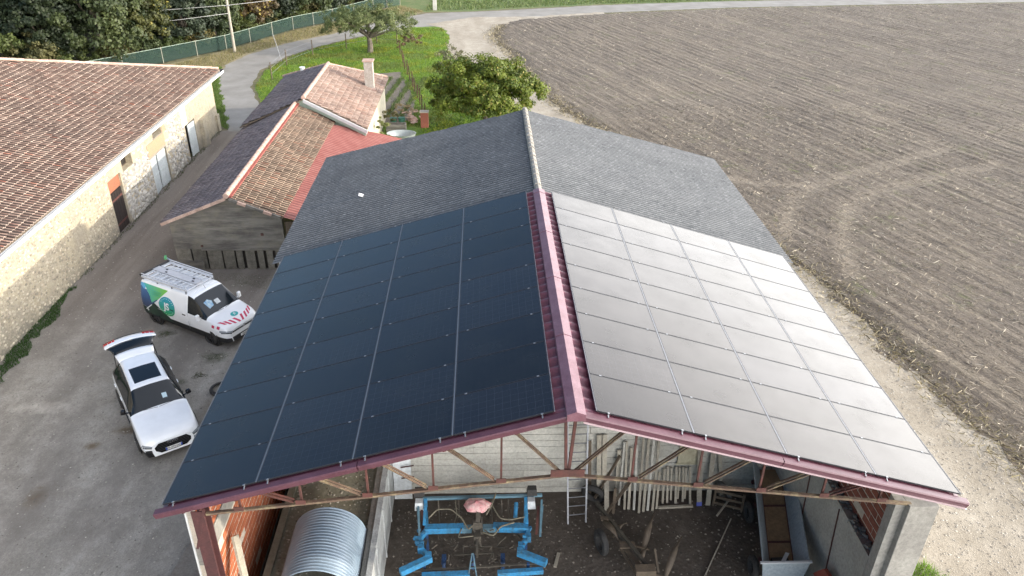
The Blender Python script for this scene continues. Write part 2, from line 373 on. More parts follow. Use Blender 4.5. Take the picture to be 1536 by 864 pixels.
sheet('yard', [(-70, -35), (-20.7, -35), (-20.7, 43.2), (-20.1, 43.3), (-19.3, 45), (-18, 45.2), (-16.8, 43.4), (-15.8, 36), (-8.6, 34.4), (-8.3, 19), (9.3, 19), (9.3, -35)], .012, M['yard'], .08)
sheet('gravel_track', [(8.3, -35), (8.3, 19), (7.6, 26), (6, 32), (3.8, 39), (1.2, 48), (-.6, 54), (-2.2, 60), (-4.3, 65), (-5.4, 70), (-5.2, 75), (-5.8, 80), (-8, 83.2), (-3, 88), (4, 88.6), (14, 92.4), (14, 88), (2, 83), (2, 72), (4, 60), (8, 47), (15, 25), (17.5, 10), (18.3, 3), (20, -35)], .020, M['track'], .2, freq=.8)
sheet('field', FIELD, .024, M['field'], .35, freq=.7)
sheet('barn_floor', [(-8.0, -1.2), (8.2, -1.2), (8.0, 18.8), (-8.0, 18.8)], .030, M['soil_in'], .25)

# ploughed and mown rows as real relief
def seg_dist(X, Y, line):
    d = np.full(X.shape, 1e9)
    for (x0, y0), (x1, y1) in zip(line[:-1], line[1:]):
        L2 = (x1-x0)**2+(y1-y0)**2; t = np.clip(((X-x0)*(x1-x0)+(Y-y0)*(y1-y0))/L2, 0, 1)
        d = np.minimum(d, np.hypot(X-x0-t*(x1-x0), Y-y0-t*(y1-y0)))
    return d
def smooth_noise(shape, cells, seed):
    """bilinear value noise on a grid"""
    r = np.random.default_rng(seed); g = r.random((cells[0]+2, cells[1]+2))
    u_ = np.linspace(0, cells[0]-.001, shape[0]); v_ = np.linspace(0, cells[1]-.001, shape[1])
    i = u_.astype(int); j = v_.astype(int); fu = (u_-i)[:, None]; fv = (v_-j)[None, :]; fu = fu*fu*(3-2*fu); fv = fv*fv*(3-2*fv)
    return (g[i][:, j]*(1-fu)*(1-fv)+g[i+1][:, j]*fu*(1-fv)+g[i][:, j+1]*(1-fu)*fv+g[i+1][:, j+1]*fu*fv)*2-1
TRACKS = [smooth_line(t) for t in (
    [(13.6, 24.6), (14.9, 26.2), (15.9, 28.6), (17.6, 31.2), (20.4, 33.6), (24.8, 36.2), (31, 39.5)],
    [(16.3, 21.0), (17.0, 23.8), (18.0, 26.2), (19.6, 29.0), (22.4, 31.6), (27.1, 33.9), (33, 36.5)],
    [(13.2, 34.2), (15.6, 33.0), (18.6, 32.6)])]
s_ax = np.arange(-125, 60, .55); t_ax = np.arange(8, 150, .22)
S, T = np.meshgrid(s_ax, t_ax, indexing='ij')
FX = FD.x*S+FN.x*T; FY = FD.y*S+FN.y*T
edge = seg_dist(FX, FY, FIELD[1:-2]); fade = np.clip((edge-.2)/1.2, 0, 1)
rows = np.sin(T*2*np.pi/.8+1.2*smooth_noise(T.shape, (12, 20), 1))
FZ = .034*rows*(.6+.5*smooth_noise(T.shape, (60, 90), 2)) + .014*smooth_noise(T.shape, (160, 300), 3) + .018*smooth_noise(T.shape, (330, 640), 4) + .05*smooth_noise(T.shape, (50, 30), 5)
tk = np.zeros(T.shape)
for tl in TRACKS:
    d_ = seg_dist(FX, FY, tl); tk = np.maximum(tk, np.clip(1.4-np.abs(d_)/.34, 0, 1))
FZ = (FZ*(1-.75*tk)-.03*tk+.13)*fade
keep = inpoly(FX, FY, FIELD) & (edge > .12) & (FY > -8) & (FY < 118) & (FX < 128)
kq = keep[:-1, :-1] & keep[1:, :-1] & keep[:-1, 1:] & keep[1:, 1:]
idx = np.arange(T.size).reshape(T.shape); a_, b_, c_, d_ = idx[:-1, :-1][kq], idx[1:, :-1][kq], idx[1:, 1:][kq], idx[:-1, 1:][kq]
F_ = np.stack([a_, b_, c_, d_], 1); used = np.unique(F_); remap = np.zeros(T.size, int); remap[used] = np.arange(len(used))
V_ = np.stack([FX.ravel()[used], FY.ravel()[used], FZ.ravel()[used]+.026], 1)
tkf = tk.ravel()[F_].mean(1)*np.clip(.55+.6*rng.random(len(F_)), 0, 1)
fm = np_mesh('field_furrows', V_, remap[F_], M['field'], attr=np.stack([tkf, tkf, tkf], 1), smooth=True)
if fm.data.polygons[0].normal.z < 0: fm.data.flip_normals()
tag(fm, kind='structure')

# ------------------------------------------------------------------ scattered small stuff
def scatter_blades(name, P, h, wd, cols, m, lean=.5, label=None, up=True):
    """three-cornered blades at points P (N,3); h, wd arrays; cols (N,3)"""
    n = len(P); a = rng.random(n)*2*np.pi; le = rng.normal(0, lean, (n, 2))*h[:, None]
    dx = np.cos(a)*wd/2; dy = np.sin(a)*wd/2
    V = np.zeros((n, 3, 3)); V[:, 0] = P; V[:, 1] = P; V[:, 2] = P
    V[:, 0, 0] -= dx; V[:, 0, 1] -= dy; V[:, 1, 0] += dx; V[:, 1, 1] += dy
    V[:, 2, 0] += le[:, 0]; V[:, 2, 1] += le[:, 1]; V[:, 2, 2] += h
    o = np_mesh(name, V.reshape(-1, 3), np.arange(3*n).reshape(n, 3), m, attr=cols)
    o['kind'] = 'stuff'
    if label: o['label'] = label; 
    return o
def m_tint(name, rough=.8, trans=0, obj=False, mul=(1, 1, 1)):
    s = NT(name); col = s.attr('tint')
    if obj:
        r = s.ramp(s.rnd(), [(0, (.75*mul[0], .82*mul[1], .8*mul[2])), (1, (1.2*mul[0], 1.12*mul[1], 1.0*mul[2]))])
        col = s.mix(1.0, col, r, 'MULTIPLY')
    s.fin(col, rough)
    if trans:
        tb = s.n('ShaderNodeBsdfTranslucent'); s.t.links.new(col, tb.inputs[0]); mx = s.n('ShaderNodeMixShader'); mx.inputs[0].default_value = trans
        s.t.links.new(s.b.outputs[0], mx.inputs[1]); s.t.links.new(tb.outputs[0], mx.inputs[2]); s.t.links.new(mx.outputs[0], s.out.inputs[0])
    return s.m
M['blade'] = m_tint('grass_blade', .7, .35); M['straw'] = m_tint('straw_stalk', .8)
M['leaf'] = m_tint('leaf', .6, .35, True); M['pebble'] = m_tint('pebble', .9)
def rand_in(poly, n, xr, yr, wy=None):
    x = rng.uniform(*xr, n*3); y = rng.uniform(*yr, n*3) if wy is None else yr[0]+(yr[1]-yr[0])*rng.random(n*3)**wy
    k = inpoly(x, y, poly); return x[k][:n], y[k][:n]
def tintcols(n, a, b, jit=.15):
    t = rng.random((n, 1)); c = np.array(a)*(1-t)+np.array(b)*t
    return np.clip(c*(1+rng.normal(0, jit, (n, 1))), .005, 1)
LAWN = [(-17, 43.6), (-18.6, 48), (-21, 55), (-21.6, 60.5), (-20.5, 66.2), (-18.2, 71), (-12, 79), (-10, 81), (-6.2, 81), (-5.2, 75), (-5.3, 70), (-3.8, 64), (-1.8, 59), (0, 52), (2.2, 45), (5, 36), (7.2, 29), (8, 22), (8, 20.3), (-7, 20.3), (-6, 44), (-8.6, 44.6)]
GARDEN = [(-8.9, 44.5), (-6.9, 46), (-7.2, 51), (-9.2, 60.5), (-12.6, 59.5), (-12.5, 46)]
x, y = rand_in(LAWN, 90000, (-23, 8), (20, 84)); g = ~inpoly(x, y, GARDEN); x, y = x[g], y[g]; n = len(x)
mot = np.array([pnoise(a*.55, b*.55) for a, b in zip(x, y)])
cols = tintcols(n, (.08, .165, .012), (.22, .33, .03)); cols[mot > .18] *= np.array([1.35, 1.0, 1.1]); mot2 = np.array([pnoise(a*.28+7, b*.28) for a, b in zip(x, y)]); dk = mot2 < -.12; cols[dk] = cols[dk]*.5+np.array([.12, .115, .04])*.5*rng.uniform(.7, 1.3, (dk.sum(), 1))
scatter_blades('grass', np.stack([x, y, np.zeros(n)], 1), rng.uniform(.07, .2, n)*(1+.8*np.clip(mot, 0, 1)), rng.uniform(.03, .07, n), cols, M['blade'], .55, 'short green lawn grass around the trees and the garden')
# verge by the barn corner, far meadow, weeds at walls
def patch(name, label, poly, n, a, b, h, wd, xr, yr, lean=.5):
    x, y = rand_in(poly, n, xr, yr); n = len(x)
    return scatter_blades(name, np.stack([x, y, np.full(n, .01)], 1), rng.uniform(*h, n), rng.uniform(*wd, n), tintcols(n, a, b), M['blade'], lean, label)
patch('verge_grass', 'bright green grass verge between stone barn corner and lane', wobble([(-20.4, 43.8), (-20.0, 43.4), (-21.7, 48.3), (-24.7, 57), (-26, 62), (-30, 60), (-27, 52)], .5, .15), 26000, (.06, .12, .02), (.15, .22, .04), (.06, .2), (.03, .06), (-31, -19), (43, 63))
patch('dry_grass', 'dry tan grass strip between lane and green net fence', [(-31.2, 61.2), (-27.2, 68.3), (-22.6, 78.6), (-19, 83.4), (-15.1, 91.2), (-12.2, 95.3), (-9, 91.2), (-14.8, 83.8), (-18.4, 77.3), (-22.3, 72.3), (-25.1, 67), (-25.9, 62), (-26, 60)], 22000, (.30, .24, .13), (.16, .17, .05), (.1, .3), (.03, .06), (-32, -8), (59, 96))
patch('far_grass', 'green meadow grass beyond the far road', [(-9, 92), (-3, 93), (14, 98.6), (55, 107), (120, 119), (120, 130), (-8, 110)], 30000, (.08, .14, .035), (.17, .20, .07), (.12, .4), (.08, .16), (-12, 120), (92, 125))
patch('wall_weeds', 'dark green weeds along the foot of the stone barn', wobble([(-20.7, 8), (-20.7, 21), (-20.45, 20.6), (-20.15, 18), (-19.95, 15.4), (-19.8, 13), (-19.8, 8)], .4, .25), 9000, (.025, .065, .012), (.06, .13, .025), (.05, .16), (.02, .04), (-21, -18.5), (8, 21))
patch('wall_weeds', 'thin weeds further up the foot of the stone barn', wobble([(-20.7, 21), (-20.7, 43), (-20.35, 43), (-20.4, 21)], .4, .1), 1500, (.04, .06, .02), (.10, .11, .05), (.04, .12), (.02, .04), (-21, -20), (21, 43))
patch('corner_grass', 'bright green grass tuft outside the right-hand concrete pillar', wobble([(8.3, 1.2), (8.3, 5), (9.3, 5.3), (10.4, 4.9), (11.4, 3.5), (11.9, 1.5), (10, .2)], .3, .2), 9000, (.10, .20, .02), (.22, .34, .05), (.10, .3), (.02, .04), (8, 12), (0, 6))
patch('mossy_weeds', 'dark moss and weeds in front of the plank gable shed', wobble([(-15.0, 20.9), (-15.0, 21.7), (-10.6, 21.7), (-9.6, 18.4), (-11.6, 19.6), (-12.6, 20.6)], .4, .3), 9000, (.06, .075, .035), (.13, .14, .07), (.01, .035), (.008, .02), (-16, -9), (17, 22))
for q, (cx, cy, r_) in enumerate([(-12.35, 14.6, .36), (-14.9, 16.35, .25), (-12.6, 13.4, .18)]):
    k = 900; a = rng.random(k)*6.28; rr = r_*np.sqrt(rng.random(k))*(1+.4*np.sin(a*3+q))
    scatter_blades('ground_moss', np.stack([cx+np.cos(a)*rr*1.4, cy+np.sin(a)*rr, np.full(k, .012)], 1), rng.uniform(.008, .02, k), rng.uniform(.008, .02, k), tintcols(k, (.06, .075, .035), (.12, .13, .07)), M['blade'], .8, 'patch of dark moss on the gravel between the two vehicles')
# maize stubble: pale broken stalks lying and standing
def stalks(name, label, x, y, L, wd, tilt, cols, z=.10, bias=None):
    n = len(x); a = np.where(rng.random(n) < .5, (bias if bias is not None else 0)+rng.normal(0, .5, n), rng.random(n)*6.28)
    el = np.abs(rng.normal(0, tilt, n)); d = np.stack([np.cos(a)*np.cos(el), np.sin(a)*np.cos(el), np.sin(el)], 1)
    z = z+.085*np.clip((seg_dist(x, y, FIELD[1:-2])-.2)/1.2, 0, 1)
    sd = np.cross(d, rng.normal(0, 1, (n, 3))); sd /= np.linalg.norm(sd, axis=1)[:, None]
    c0 = np.stack([x, y, z+np.zeros(n)], 1); c1 = c0+d*L[:, None]; s_ = sd*wd[:, None]/2
    V = np.stack([c0-s_, c0+s_, c1+s_, c1-s_], 1).reshape(-1, 3)
    return tag(np_mesh(name, V, np.arange(4*n).reshape(n, 4), M['straw'], attr=cols), label, None, None, 'stuff')
n = 52000; x, y = rand_in(FIELD, n, (0, 105), (0, 102), 1.0); n = len(x)
L = rng.uniform(.08, .34, n); stalks('maize_stubble', 'pale broken maize stalks strewn over the harvested field', x, y, L, rng.uniform(.012, .026, n), .3, tintcols(n, (.26, .22, .16), (.55, .50, .40), .25), .10, fang)
n = 34000; x = rng.uniform(9, 60, n*2); y = rng.uniform(0, 50, n*2); k = inpoly(x, y, FIELD) & (rng.random(n*2) < np.exp(-(x-12)/16)+.15); x, y = x[k][:n], y[k][:n]; n = len(x)
stalks('maize_stubble', 'brown and pale crop litter on the near part of the field', x, y, rng.uniform(.08, .32, n), rng.uniform(.009, .02, n), .3, tintcols(n, (.10, .078, .055), (.48, .42, .32), .3), .10, fang)
# dark and dry litter along the field edge
t_ = rng.random(9000); fe = np.array(FIELD[2:17]); sl_ = np.r_[0, np.cumsum(np.hypot(*np.diff(fe, axis=0).T))]; q = t_*sl_[-1]
x = np.interp(q, sl_, fe[:, 0])+rng.normal(0, .55, 9000)+.2; y = np.interp(q, sl_, fe[:, 1])+rng.normal(0, .35, 9000)
stalks('field_edge_litter', 'dry grass and litter along the edge of the field', x, y, rng.uniform(.1, .35, 9000), rng.uniform(.015, .03, 9000), .5, tintcols(9000, (.20, .17, .08), (.42, .36, .24), .25), .03, fang)
# pebbles
def pebbles(name, label, x, y, sz, a, b, z=.02):
    n = len(x); o = np.array([(1, 0, 0), (0, 1, 0), (-1, 0, 0), (0, -1, 0), (0, 0, .8)]); ang = rng.random(n)*6.28
    c, s_ = np.cos(ang), np.sin(ang); st = rng.uniform(.6, 1.2, n)
    V = np.zeros((n, 5, 3)); 
    for i in range(5):
        px = o[i, 0]*sz*st; py = o[i, 1]*sz; V[:, i, 0] = x+c*px-s_*py; V[:, i, 1] = y+s_*px+c*py; V[:, i, 2] = z+o[i, 2]*sz*.8
    F = np.array([(0, 1, 4), (1, 2, 4), (2, 3, 4), (3, 0, 4)]); F = (np.arange(n)[:, None, None]*5+F[None]).reshape(-1, 3)
    return tag(np_mesh(name, V.reshape(-1, 3), F, M['pebble'], attr=np.repeat(tintcols(n, a, b, .2), 4, 0)), label, None, None, 'stuff')
x, y = rand_in([(8.4, -14), (8.4, 19), (7.6, 26), (14, 24), (15.6, 12), (17, 3), (18, -14)], 16000, (6, 18), (-14, 26), 1.6)
pebbles('pebbles', 'loose pale pebbles on the gravel track right of the hangar', x, y, rng.uniform(.012, .042, len(x)), (.24, .21, .17), (.54, .50, .43), .024)
x, y = rand_in([(-20.5, -14), (-20.5, 40), (-16.6, 40), (-16.6, 22), (-9, 21), (-8.4, -14)], 9000, (-21, -8), (-14, 40), 1.3)
pebbles('pebbles', 'loose grey stones on the yard between barn and hangar', x, y, rng.uniform(.012, .04, len(x)), (.13, .12, .10), (.34, .32, .28), .015)
x, y = rand_in([(-4.3, 0), (7, 0), (7, 6.6), (-4.3, 6.6)], 2500, (-4.3, 7), (0, 6.7))
pebbles('floor_debris', 'chips and rubble on the earth floor inside the hangar', x, y, rng.uniform(.012, .045, len(x)), (.05, .045, .04), (.26, .23, .19), .032)
# ------------------------------------------------------------------ hangar with the solar roof
AL = .28558; SA, CA, TA = math.sin(AL), math.cos(AL), math.tan(AL); ZR = 9.0
def roofp(side, s, y, dn=0.0):
    """point on a roof slope: s metres down from the ridge, dn below (-) or above (+) the panel plane"""
    return Vector((side*(s*CA + dn*SA), y, ZR - s*SA + dn*CA))
M['burg'] = simple('burgundy_coated_steel', '#6c4851', '#7d5c66', 3, .36, 0, .02, 30)
M['trim_burg'] = simple('maroon_edge_trim', '#53323b', '#5f3d47', 3, .36, 0, .03, 30)
M['burgsheet'] = simple('burgundy_trapezoid_sheet', '#6a3946', '#7a4855', 2, .42, 0, .02, 25)
def m_panel():
    s = NT('solar_glass'); v = s.oco()
    sx = s.n('ShaderNodeSeparateXYZ'); s.t.links.new(v, sx.inputs[0])
    fx = s.math('FRACT', s.math('MULTIPLY', sx.outputs[0], 12/1.88)); fy = s.math('FRACT', s.math('MULTIPLY', sx.outputs[1], 6/1.1))
    lx = s.math('GREATER_THAN', fx, .965); ly = s.math('GREATER_THAN', fy, .97)
    fine = s.math('GREATER_THAN', s.math('FRACT', s.math('MULTIPLY', sx.outputs[0], 72/1.88)), .78)
    g = s.math('MAXIMUM', s.math('MAXIMUM', lx, ly), s.math('MULTIPLY', fine, .35))
    r = s.ramp(s.rnd(), [(0, .55), (1, 1.5)])
    col = s.mix(1.0, s.mix(g, (.0045, .0055, .009), (.024, .027, .036)), r, 'MULTIPLY')
    dust = s.ramp(s.noise(s.co(), .9, 5, .7), [(.3, 0.0), (.85, .02)])
    col = s.mix(dust, col, (.25, .23, .20))
    s.fin(col, s.ramp(s.noise(s.co(), 1.4, 4, .6), [(.3, .19), (.7, .29)]), s.bump(s.noise(v, 260, 2), .10, .002))
    s.b.inputs['Specular Tint'].default_value = (1, .93, .84, 1); s.b.inputs['IOR'].default_value = 1.5; s.b.inputs['Specular IOR Level'].default_value = .54
    return s.m
M['glass_pv'] = m_panel(); M['pv_frame'] = simple('black_panel_frame', (.02, .02, .024), None, 3, .4)
M['alu'] = simple('aluminium', (.62, .63, .65), (.5, .51, .53), 6, .35, .9)
M['alu_dark'] = simple('weathered_aluminium', (.30, .31, .33), (.22, .23, .25), 6, .45, .6)
hg = thing('solar_hangar', 'open-fronted hangar with solar panels on the near roof half and grey corrugated sheets beyond', 'hangar', (0, 0.6, 0))
PW, PH = 1.95, 1.15532; PWI, PHI = 1.914, 1.139
def panel_mesh():
    b = MB(); w2, h2, t, f = PWI/2, PHI/2, .035, .012
    b.lo((-w2, -h2, -t), (w2, -h2+f, 0), 0); b.lo((-w2, h2-f, -t), (w2, h2, 0), 0); b.lo((-w2, -h2+f, -t), (-w2+f, h2-f, 0), 0); b.lo((w2-f, -h2+f, -t), (w2, h2-f, 0), 0)
    b.lo((-w2+f, -h2+f, -t+.004), (w2-f, h2-f, -.003), 1)
    o = b.build('solar_panel', [M['pv_frame'], M['glass_pv']]); me = o.data; bpy.data.objects.remove(o); return me
pme = panel_mesh(); base_v = ORG[hg.name]
def trap_sheet(side):
    """trapezoid ribs running down the slope, lying just under the panels"""
    prof = []; y = -.16; P_ = .3333
    while y < 10.46:
        for dy, dz in ((0, 0), (.17, 0), (.20, .055), (.295, .055), (.325, 0)):
            if y+dy < 10.5: prof.append((y+dy, dz))
        y += P_
    ss = [.03, 2, 4, 6, 8.1]; n = len(prof); V = [roofp(side, s_, yy, -.15+dz) for s_ in ss for yy, dz in prof]
    F = [(i*n+j, i*n+j+1, (i+1)*n+j+1, (i+1)*n+j) for i in range(len(ss)-1) for j in range(n-1)]
    return np_mesh('roof_sheet', [tuple(v) for v in V], F, M['burgsheet'], hg)
for side, st in ((-1, .392), (1, .400)):
    rs = trap_sheet(side)
    for i in range(4):
        for j in range(9):
            p = link('solar_panel', pme, rs); q = roofp(side, st+(i+.5)*PW, (j+.5)*PH, 0) - base_v
            ex = Vector((side*CA, 0, -SA)); ez = Vector((side*SA, 0, CA)); ey = ez.cross(ex)
            p.matrix_local = Matrix.Translation(q) @ Matrix((ex, ey, ez)).transposed().to_4x4()
    b = MB(); cl = MB()
    for i in range(1, 4):
        s_ = st+i*PW; b.beam(roofp(side, s_, .01, -.008), roofp(side, s_, 9*PH-.01, -.010), .024, .014, (side*SA, 0, CA))
    for s_ in (st+.004, st+4*PW-.004): b.beam(roofp(side, s_, .01, -.012), roofp(side, s_, 9*PH-.01, -.012), .010, .030, (side*SA, 0, CA))
    b.build('mounting_rail', simple('bright_rail', (.22, .23, .25), None, 3, .5, .6) if side < 0 else bpy.data.materials['bright_rail'], rs)
    for j in range(0, 10):
        for i in range(5):
            for ds in (-.24, .24):
                s_ = st+i*PW+ds
                if 0 < s_-st < 4*PW and random.random() < .7:
                    cl.beam(roofp(side, s_-.022, j*PH-.002, .002), roofp(side, s_+.022, j*PH-.002, .002), .03, .010, (side*SA, 0, CA))
                    if j == 0: cl.beam(roofp(side, s_, -.075, -.045), roofp(side, s_, .0, -.02), .022, .014, (side*SA, 0, CA))
    tag(cl.build('panel_clamp', M['alu_dark'], rs), kind='stuff')
# ridge flashing
b = MB(); H = .172
for sd in (-1, 1):
    ys = (-.2, 10.36)
    p0 = [Vector((0, y, 9.01)) for y in ys]; p1 = [Vector((sd*H, y, 8.945)) for y in ys]; p2 = [Vector((sd*(H+.012), y, 8.90)) for y in ys]
    b.add([p0[0], p0[1], p1[1], p1[0]], [(0, 1, 2, 3)]); b.add([p1[0], p1[1], p2[1], p2[0]], [(0, 1, 2, 3)])
b.add([(-H, -.2, 8.945), (0, -.2, 9.01), (H, -.2, 8.945), (H, -.2, 8.80), (-H, -.2, 8.80)], [(0, 1, 2, 3, 4)])
for y in (2.4, 4.9, 7.4, 10.1):
    for sd in (-1, 1): b.beam((0, y, 9.016), (sd*H, y, 8.951), .07, .006, (0, 0, 1))
b.build('ridge_flashing', M['burg'], hg)
# rake trim at the front edge
def m_glint_edge():  # pale edge strip, right slope only; bright glint put into its colour
    s = NT('glint_painted_edge'); s.b.inputs['Coat Weight'].default_value = 1; return s.fin((.36, .28, .30), .35)
for side in (-1, 1):
    b = MB(); S1 = 8.34
    def sec(s_): return [roofp(side, s_, -.03, -.055), roofp(side, s_, -.16, -.065), roofp(side, s_, -.175, -.09), roofp(side, s_, -.16, -.19), roofp(side, s_, -.13, -.19), roofp(side, s_, -.13, -.10)]
    for a_, z_ in ((.18, 4.2), (4.22, S1)):
        A, B = sec(a_), sec(z_); n = len(A); b.add(A+B, [(i, (i+1) % n, n+(i+1) % n, n+i) for i in range(n)]+[tuple(range(n)), tuple(range(n, 2*n))])
    b.build('rake_trim', M['trim_burg'], hg)
    if side > 0: b = MB(); b.beam(roofp(side, .2, -.183, -.197), roofp(side, S1, -.183, -.197), .045, .008, (side*SA, 0, CA)); b.build('glint_drip_edge', m_glint_edge(), hg)
    b = MB(); b.beam(roofp(side, 8.16, -.15, -.13), roofp(side, 8.16, 10.45, -.13), .10, .08, (side*SA, 0, CA)); b.build('eave_trim', M['burg'], hg)
# grey corrugated far half
def m_grey():
    s = NT('weathered_fibre_cement'); v = s.co()
    col = s.mix(s.ramp(s.noise(v, .8, 5, .7), [(.3, 0.0), (.7, 1.0)]), (.128, .131, .138), (.19, .193, .198))
    col = s.mix(s.ramp(s.noise(v, 7, 5, .8), [(.52, 0.0), (.66, .6)]), col, (.36, .37, .38))
    col = s.mix(s.ramp(s.noise(s.co((1, 3.2, 1)), 4.5, 5, .8, .3), [(.34, .85), (.46, 0.0)]), col, (.045, .05, .055))
    ch = s.n('ShaderNodeSeparateColor'); s.t.links.new(s.attr('tint'), ch.inputs[0])
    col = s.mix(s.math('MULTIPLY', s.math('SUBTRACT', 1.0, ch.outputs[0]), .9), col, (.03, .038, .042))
    return s.fin(col, .92, s.bump(s.noise(v, 30, 4, .8), .5, .02))
M['grey'] = m_grey(); M['greyridge'] = simple('pale_ridge_tile', (.34, .32, .28), (.22, .205, .18), 5, .9, 0, .3, 20)
def grey_slope(side):
    P_ = .177; y0, y1 = 10.42, 20.3; ny = int((y1-y0)/P_*6); ys = np.linspace(y0, y1, ny); Ls = 8.62; cs = 7; cl_ = Ls/cs
    V = []; F = []; A = []; n = ny
    for c in range(cs):
        sh = random.uniform(-.004, .004)
        for k, (s_, dn) in enumerate(((c*cl_, -.003), ((c+1)*cl_+.03, .003))):
            base_i = len(V)
            for y in ys:
                h = math.sin((y-y0)/P_*2*math.pi)*.027
                yy = min(y, 18.95+.13*s_)
                V.append(tuple(roofp(side, s_, yy, -.17+dn+h+sh+.012*pnoise(s_*.7, y*.5, side))))
        b0 = len(V)-2*n
        for j in range(n-1):
            if ys[j] > 18.95+.13*(c+.5)*cl_: continue
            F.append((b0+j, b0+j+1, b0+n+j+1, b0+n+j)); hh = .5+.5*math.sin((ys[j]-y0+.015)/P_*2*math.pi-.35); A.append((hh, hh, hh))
    return np_mesh('corrugated_sheet_roof', V, F, M['grey'], hg, attr=np.array(A), smooth=True)
for sd in (-1, 1): grey_slope(sd)
b = MB(); y = 10.4
while y < 18.9:
    L_ = .5; r_ = .115+.01*random.random()
    b.tube([(0, y, 8.86), (0, min(y+L_, 18.95), 8.845)], [r_, r_*.86], 10); y += .42
b.build('ridge_tile', M['greyridge'], hg, smooth=False)
b = MB(); b.box((-5.95, 14.2, 7.16), (.16, .14, .05), Matrix.Rotation(AL, 3, 'Y')); tag(b.build('white_scrap', simple('white_scrap', (.8, .8, .8), None, 3, .6), org=(-5.95, 14.2, 7.1)), 'small white scrap lying on the left grey roof slope', 'scrap')
# closing underlay, gable and side walls
M['concrete'] = simple('old_concrete', (.30, .29, .26), (.22, .21, .19), 1.2, .9, 0, .35, 12)
M['concrete_pale'] = simple('pale_board_marked_concrete', (.50, .49, .44), (.38, .37, .33), .9, .9, 0, .3, 14, rand=.10)
M['mortar'] = simple('pale_mortar', (.62, .55, .46), (.50, .44, .36), 3, .95, 0, .3, 20)
M['brick'] = simple('orange_hollow_brick', (.46, .135, .05), (.36, .10, .045), 2.5, .85, 0, .25, 18, rand=.22)
M['brick_dark'] = simple('dark_red_hollow_brick', (.30, .10, .065), (.22, .075, .05), 2.5, .85, 0, .25, 18, rand=.25)
M['rust'] = simple('rusty_red_steel', (.115, .04, .032), (.07, .032, .026), 4, .75, 0, .3, 30)
M['rustl'] = simple('rusty_steel_with_lichen', (.13, .085, .06), (.27, .22, .13), 4.5, .85, 0, .4, 26, lo=.48, hi=.68)
M['steelred'] = simple('burgundy_painted_steel', (.085, .03, .03), (.06, .025, .025), 3, .6, 0, .2, 20)
b = MB()
for sd in (-1, 1):
    e = [roofp(sd, 0, 10.5, -.33), roofp(sd, 8.3, 10.5, -.33), roofp(sd, 8.3, 19.2, -.33), roofp(sd, 0, 18.7, -.33)]; b.prism(e, (0, 0, -.06))
b.build('roof_purlin_deck', M['rust'], hg)
b = MB()
for sd in (-1, 1):
    for s_ in (1.2, 2.6, 4.0, 5.4, 6.8, 7.9): b.beam(roofp(sd, s_, 0.0, -.27), roofp(sd, s_, 10.4, -.27), .07, .14, (sd*SA, 0, CA))
b.build('purlin', M['rust'], hg)
b = MB(); b.prism([(-7.95, 18.6, 0), (7.95, 18.6, 0), (7.95, 18.6, 6.3), (0, 18.6, 8.55), (-7.95, 18.6, 6.3)], (0, .2, 0)); b.build('gable_wall', M['concrete'], hg)
b = MB(); b.lo((-7.98, 7.4, 0), (-7.78, 18.6, 6.3)); b.build('side_wall', M['concrete'], hg)
b = MB(); b.lo((7.95, 7.2, 0), (8.15, 18.6, 6.3)); b.build('side_wall', M['concrete'], hg)
# left side: orange brick wall in courses with a concrete ring beam
def brick_wall(name, x, xo, y0, y1, z0, z1, bl, bh, m, mort, skip=0, mg=.045):
    w_ = MB(); w_.lo((min(x, xo), y0, z0), (max(x, xo), y1, z1)); wo = w_.build(name, mort, hg)
    s_ = 1 if x > xo else -1; t = .012; bb = MB(); bb.lo((0, 0, 0), (t, bl-.03, bh-mg)); bo = bb.build('brick', m, None, org=(0, 0, 0)); me = bo.data; bpy.data.objects.remove(bo)
    z = z0+.01; r = 0; n = 0
    while z+bh <= z1+.01:
        y = y0+.01-(bl/2 if r % 2 else 0)
        while y+bl*.5 < y1:
            if y >= y0 and y+bl <= y1+.02:
                o = link('brick', me, wo); o.location = (x-base_v.x-(0 if s_ > 0 else t)+s_*random.uniform(-.006, .004), y-base_v.y, z-base_v.z); n += 1
                if random.random() < skip: bpy.data.objects.remove(o)
            y += bl
        z += bh; r += 1
    return wo
brick_wall('brick_wall', -7.74, -7.92, .9, 7.4, 0.6, 3.95, .5, .215, M['brick'], M['mortar'], .02)
brick_wall('brick_wall', -7.74, -7.92, .9, 7.4, 4.5, 6.05, .5, .215, M['brick'], M['mortar'], .02)
b = MB(); b.lo((-7.95, .9, 3.95), (-7.70, 7.4, 4.5)); b.build('ring_beam', M['concrete'], hg)
b = MB(); b.lo((-7.92, .9, 0), (-7.72, 7.4, .6)); b.build('wall_plinth', M['concrete'], hg)
# right side: high cast concrete wall, then dark brick
b = MB(); b.prism([(7.42, 1.1, 0), (7.98, 1.1, 0), (7.98, 1.1, 3.1), (7.52, 1.1, 3.2)], (0, 6.1, 0)); b.build('retaining_wall', M['concrete_pale'], hg)
b = MB()
for k in range(110):
    yy = random.uniform(1.2, 7); b.box((random.uniform(7.54, 7.76), yy, 3.17+random.uniform(0, .05)), [random.uniform(.03, .13) for _ in range(3)], Matrix.Rotation(random.random()*3, 3, 'Z'))
tag(b.build('rubble', M['concrete'], hg), kind='stuff')
for y in (2.6, 4.4):
    b = MB(); b.beam((7.405, y, .1), (7.50, y+.5, 3.1), .03, .02, (0, 1, 0)); b.build('shuttering_joint', M['rust'], hg)
brick_wall('brick_wall', 7.80, 7.98, .8, 7.2, 3.1, 6.15, .5, .235, M['brick_dark'], M['mortar'], .03)
b = MB(); b.lo((7.22, .38, 0), (7.86, .80, 5.95)); b.build('concrete_pillar', M['concrete'], hg, bevel=.01)
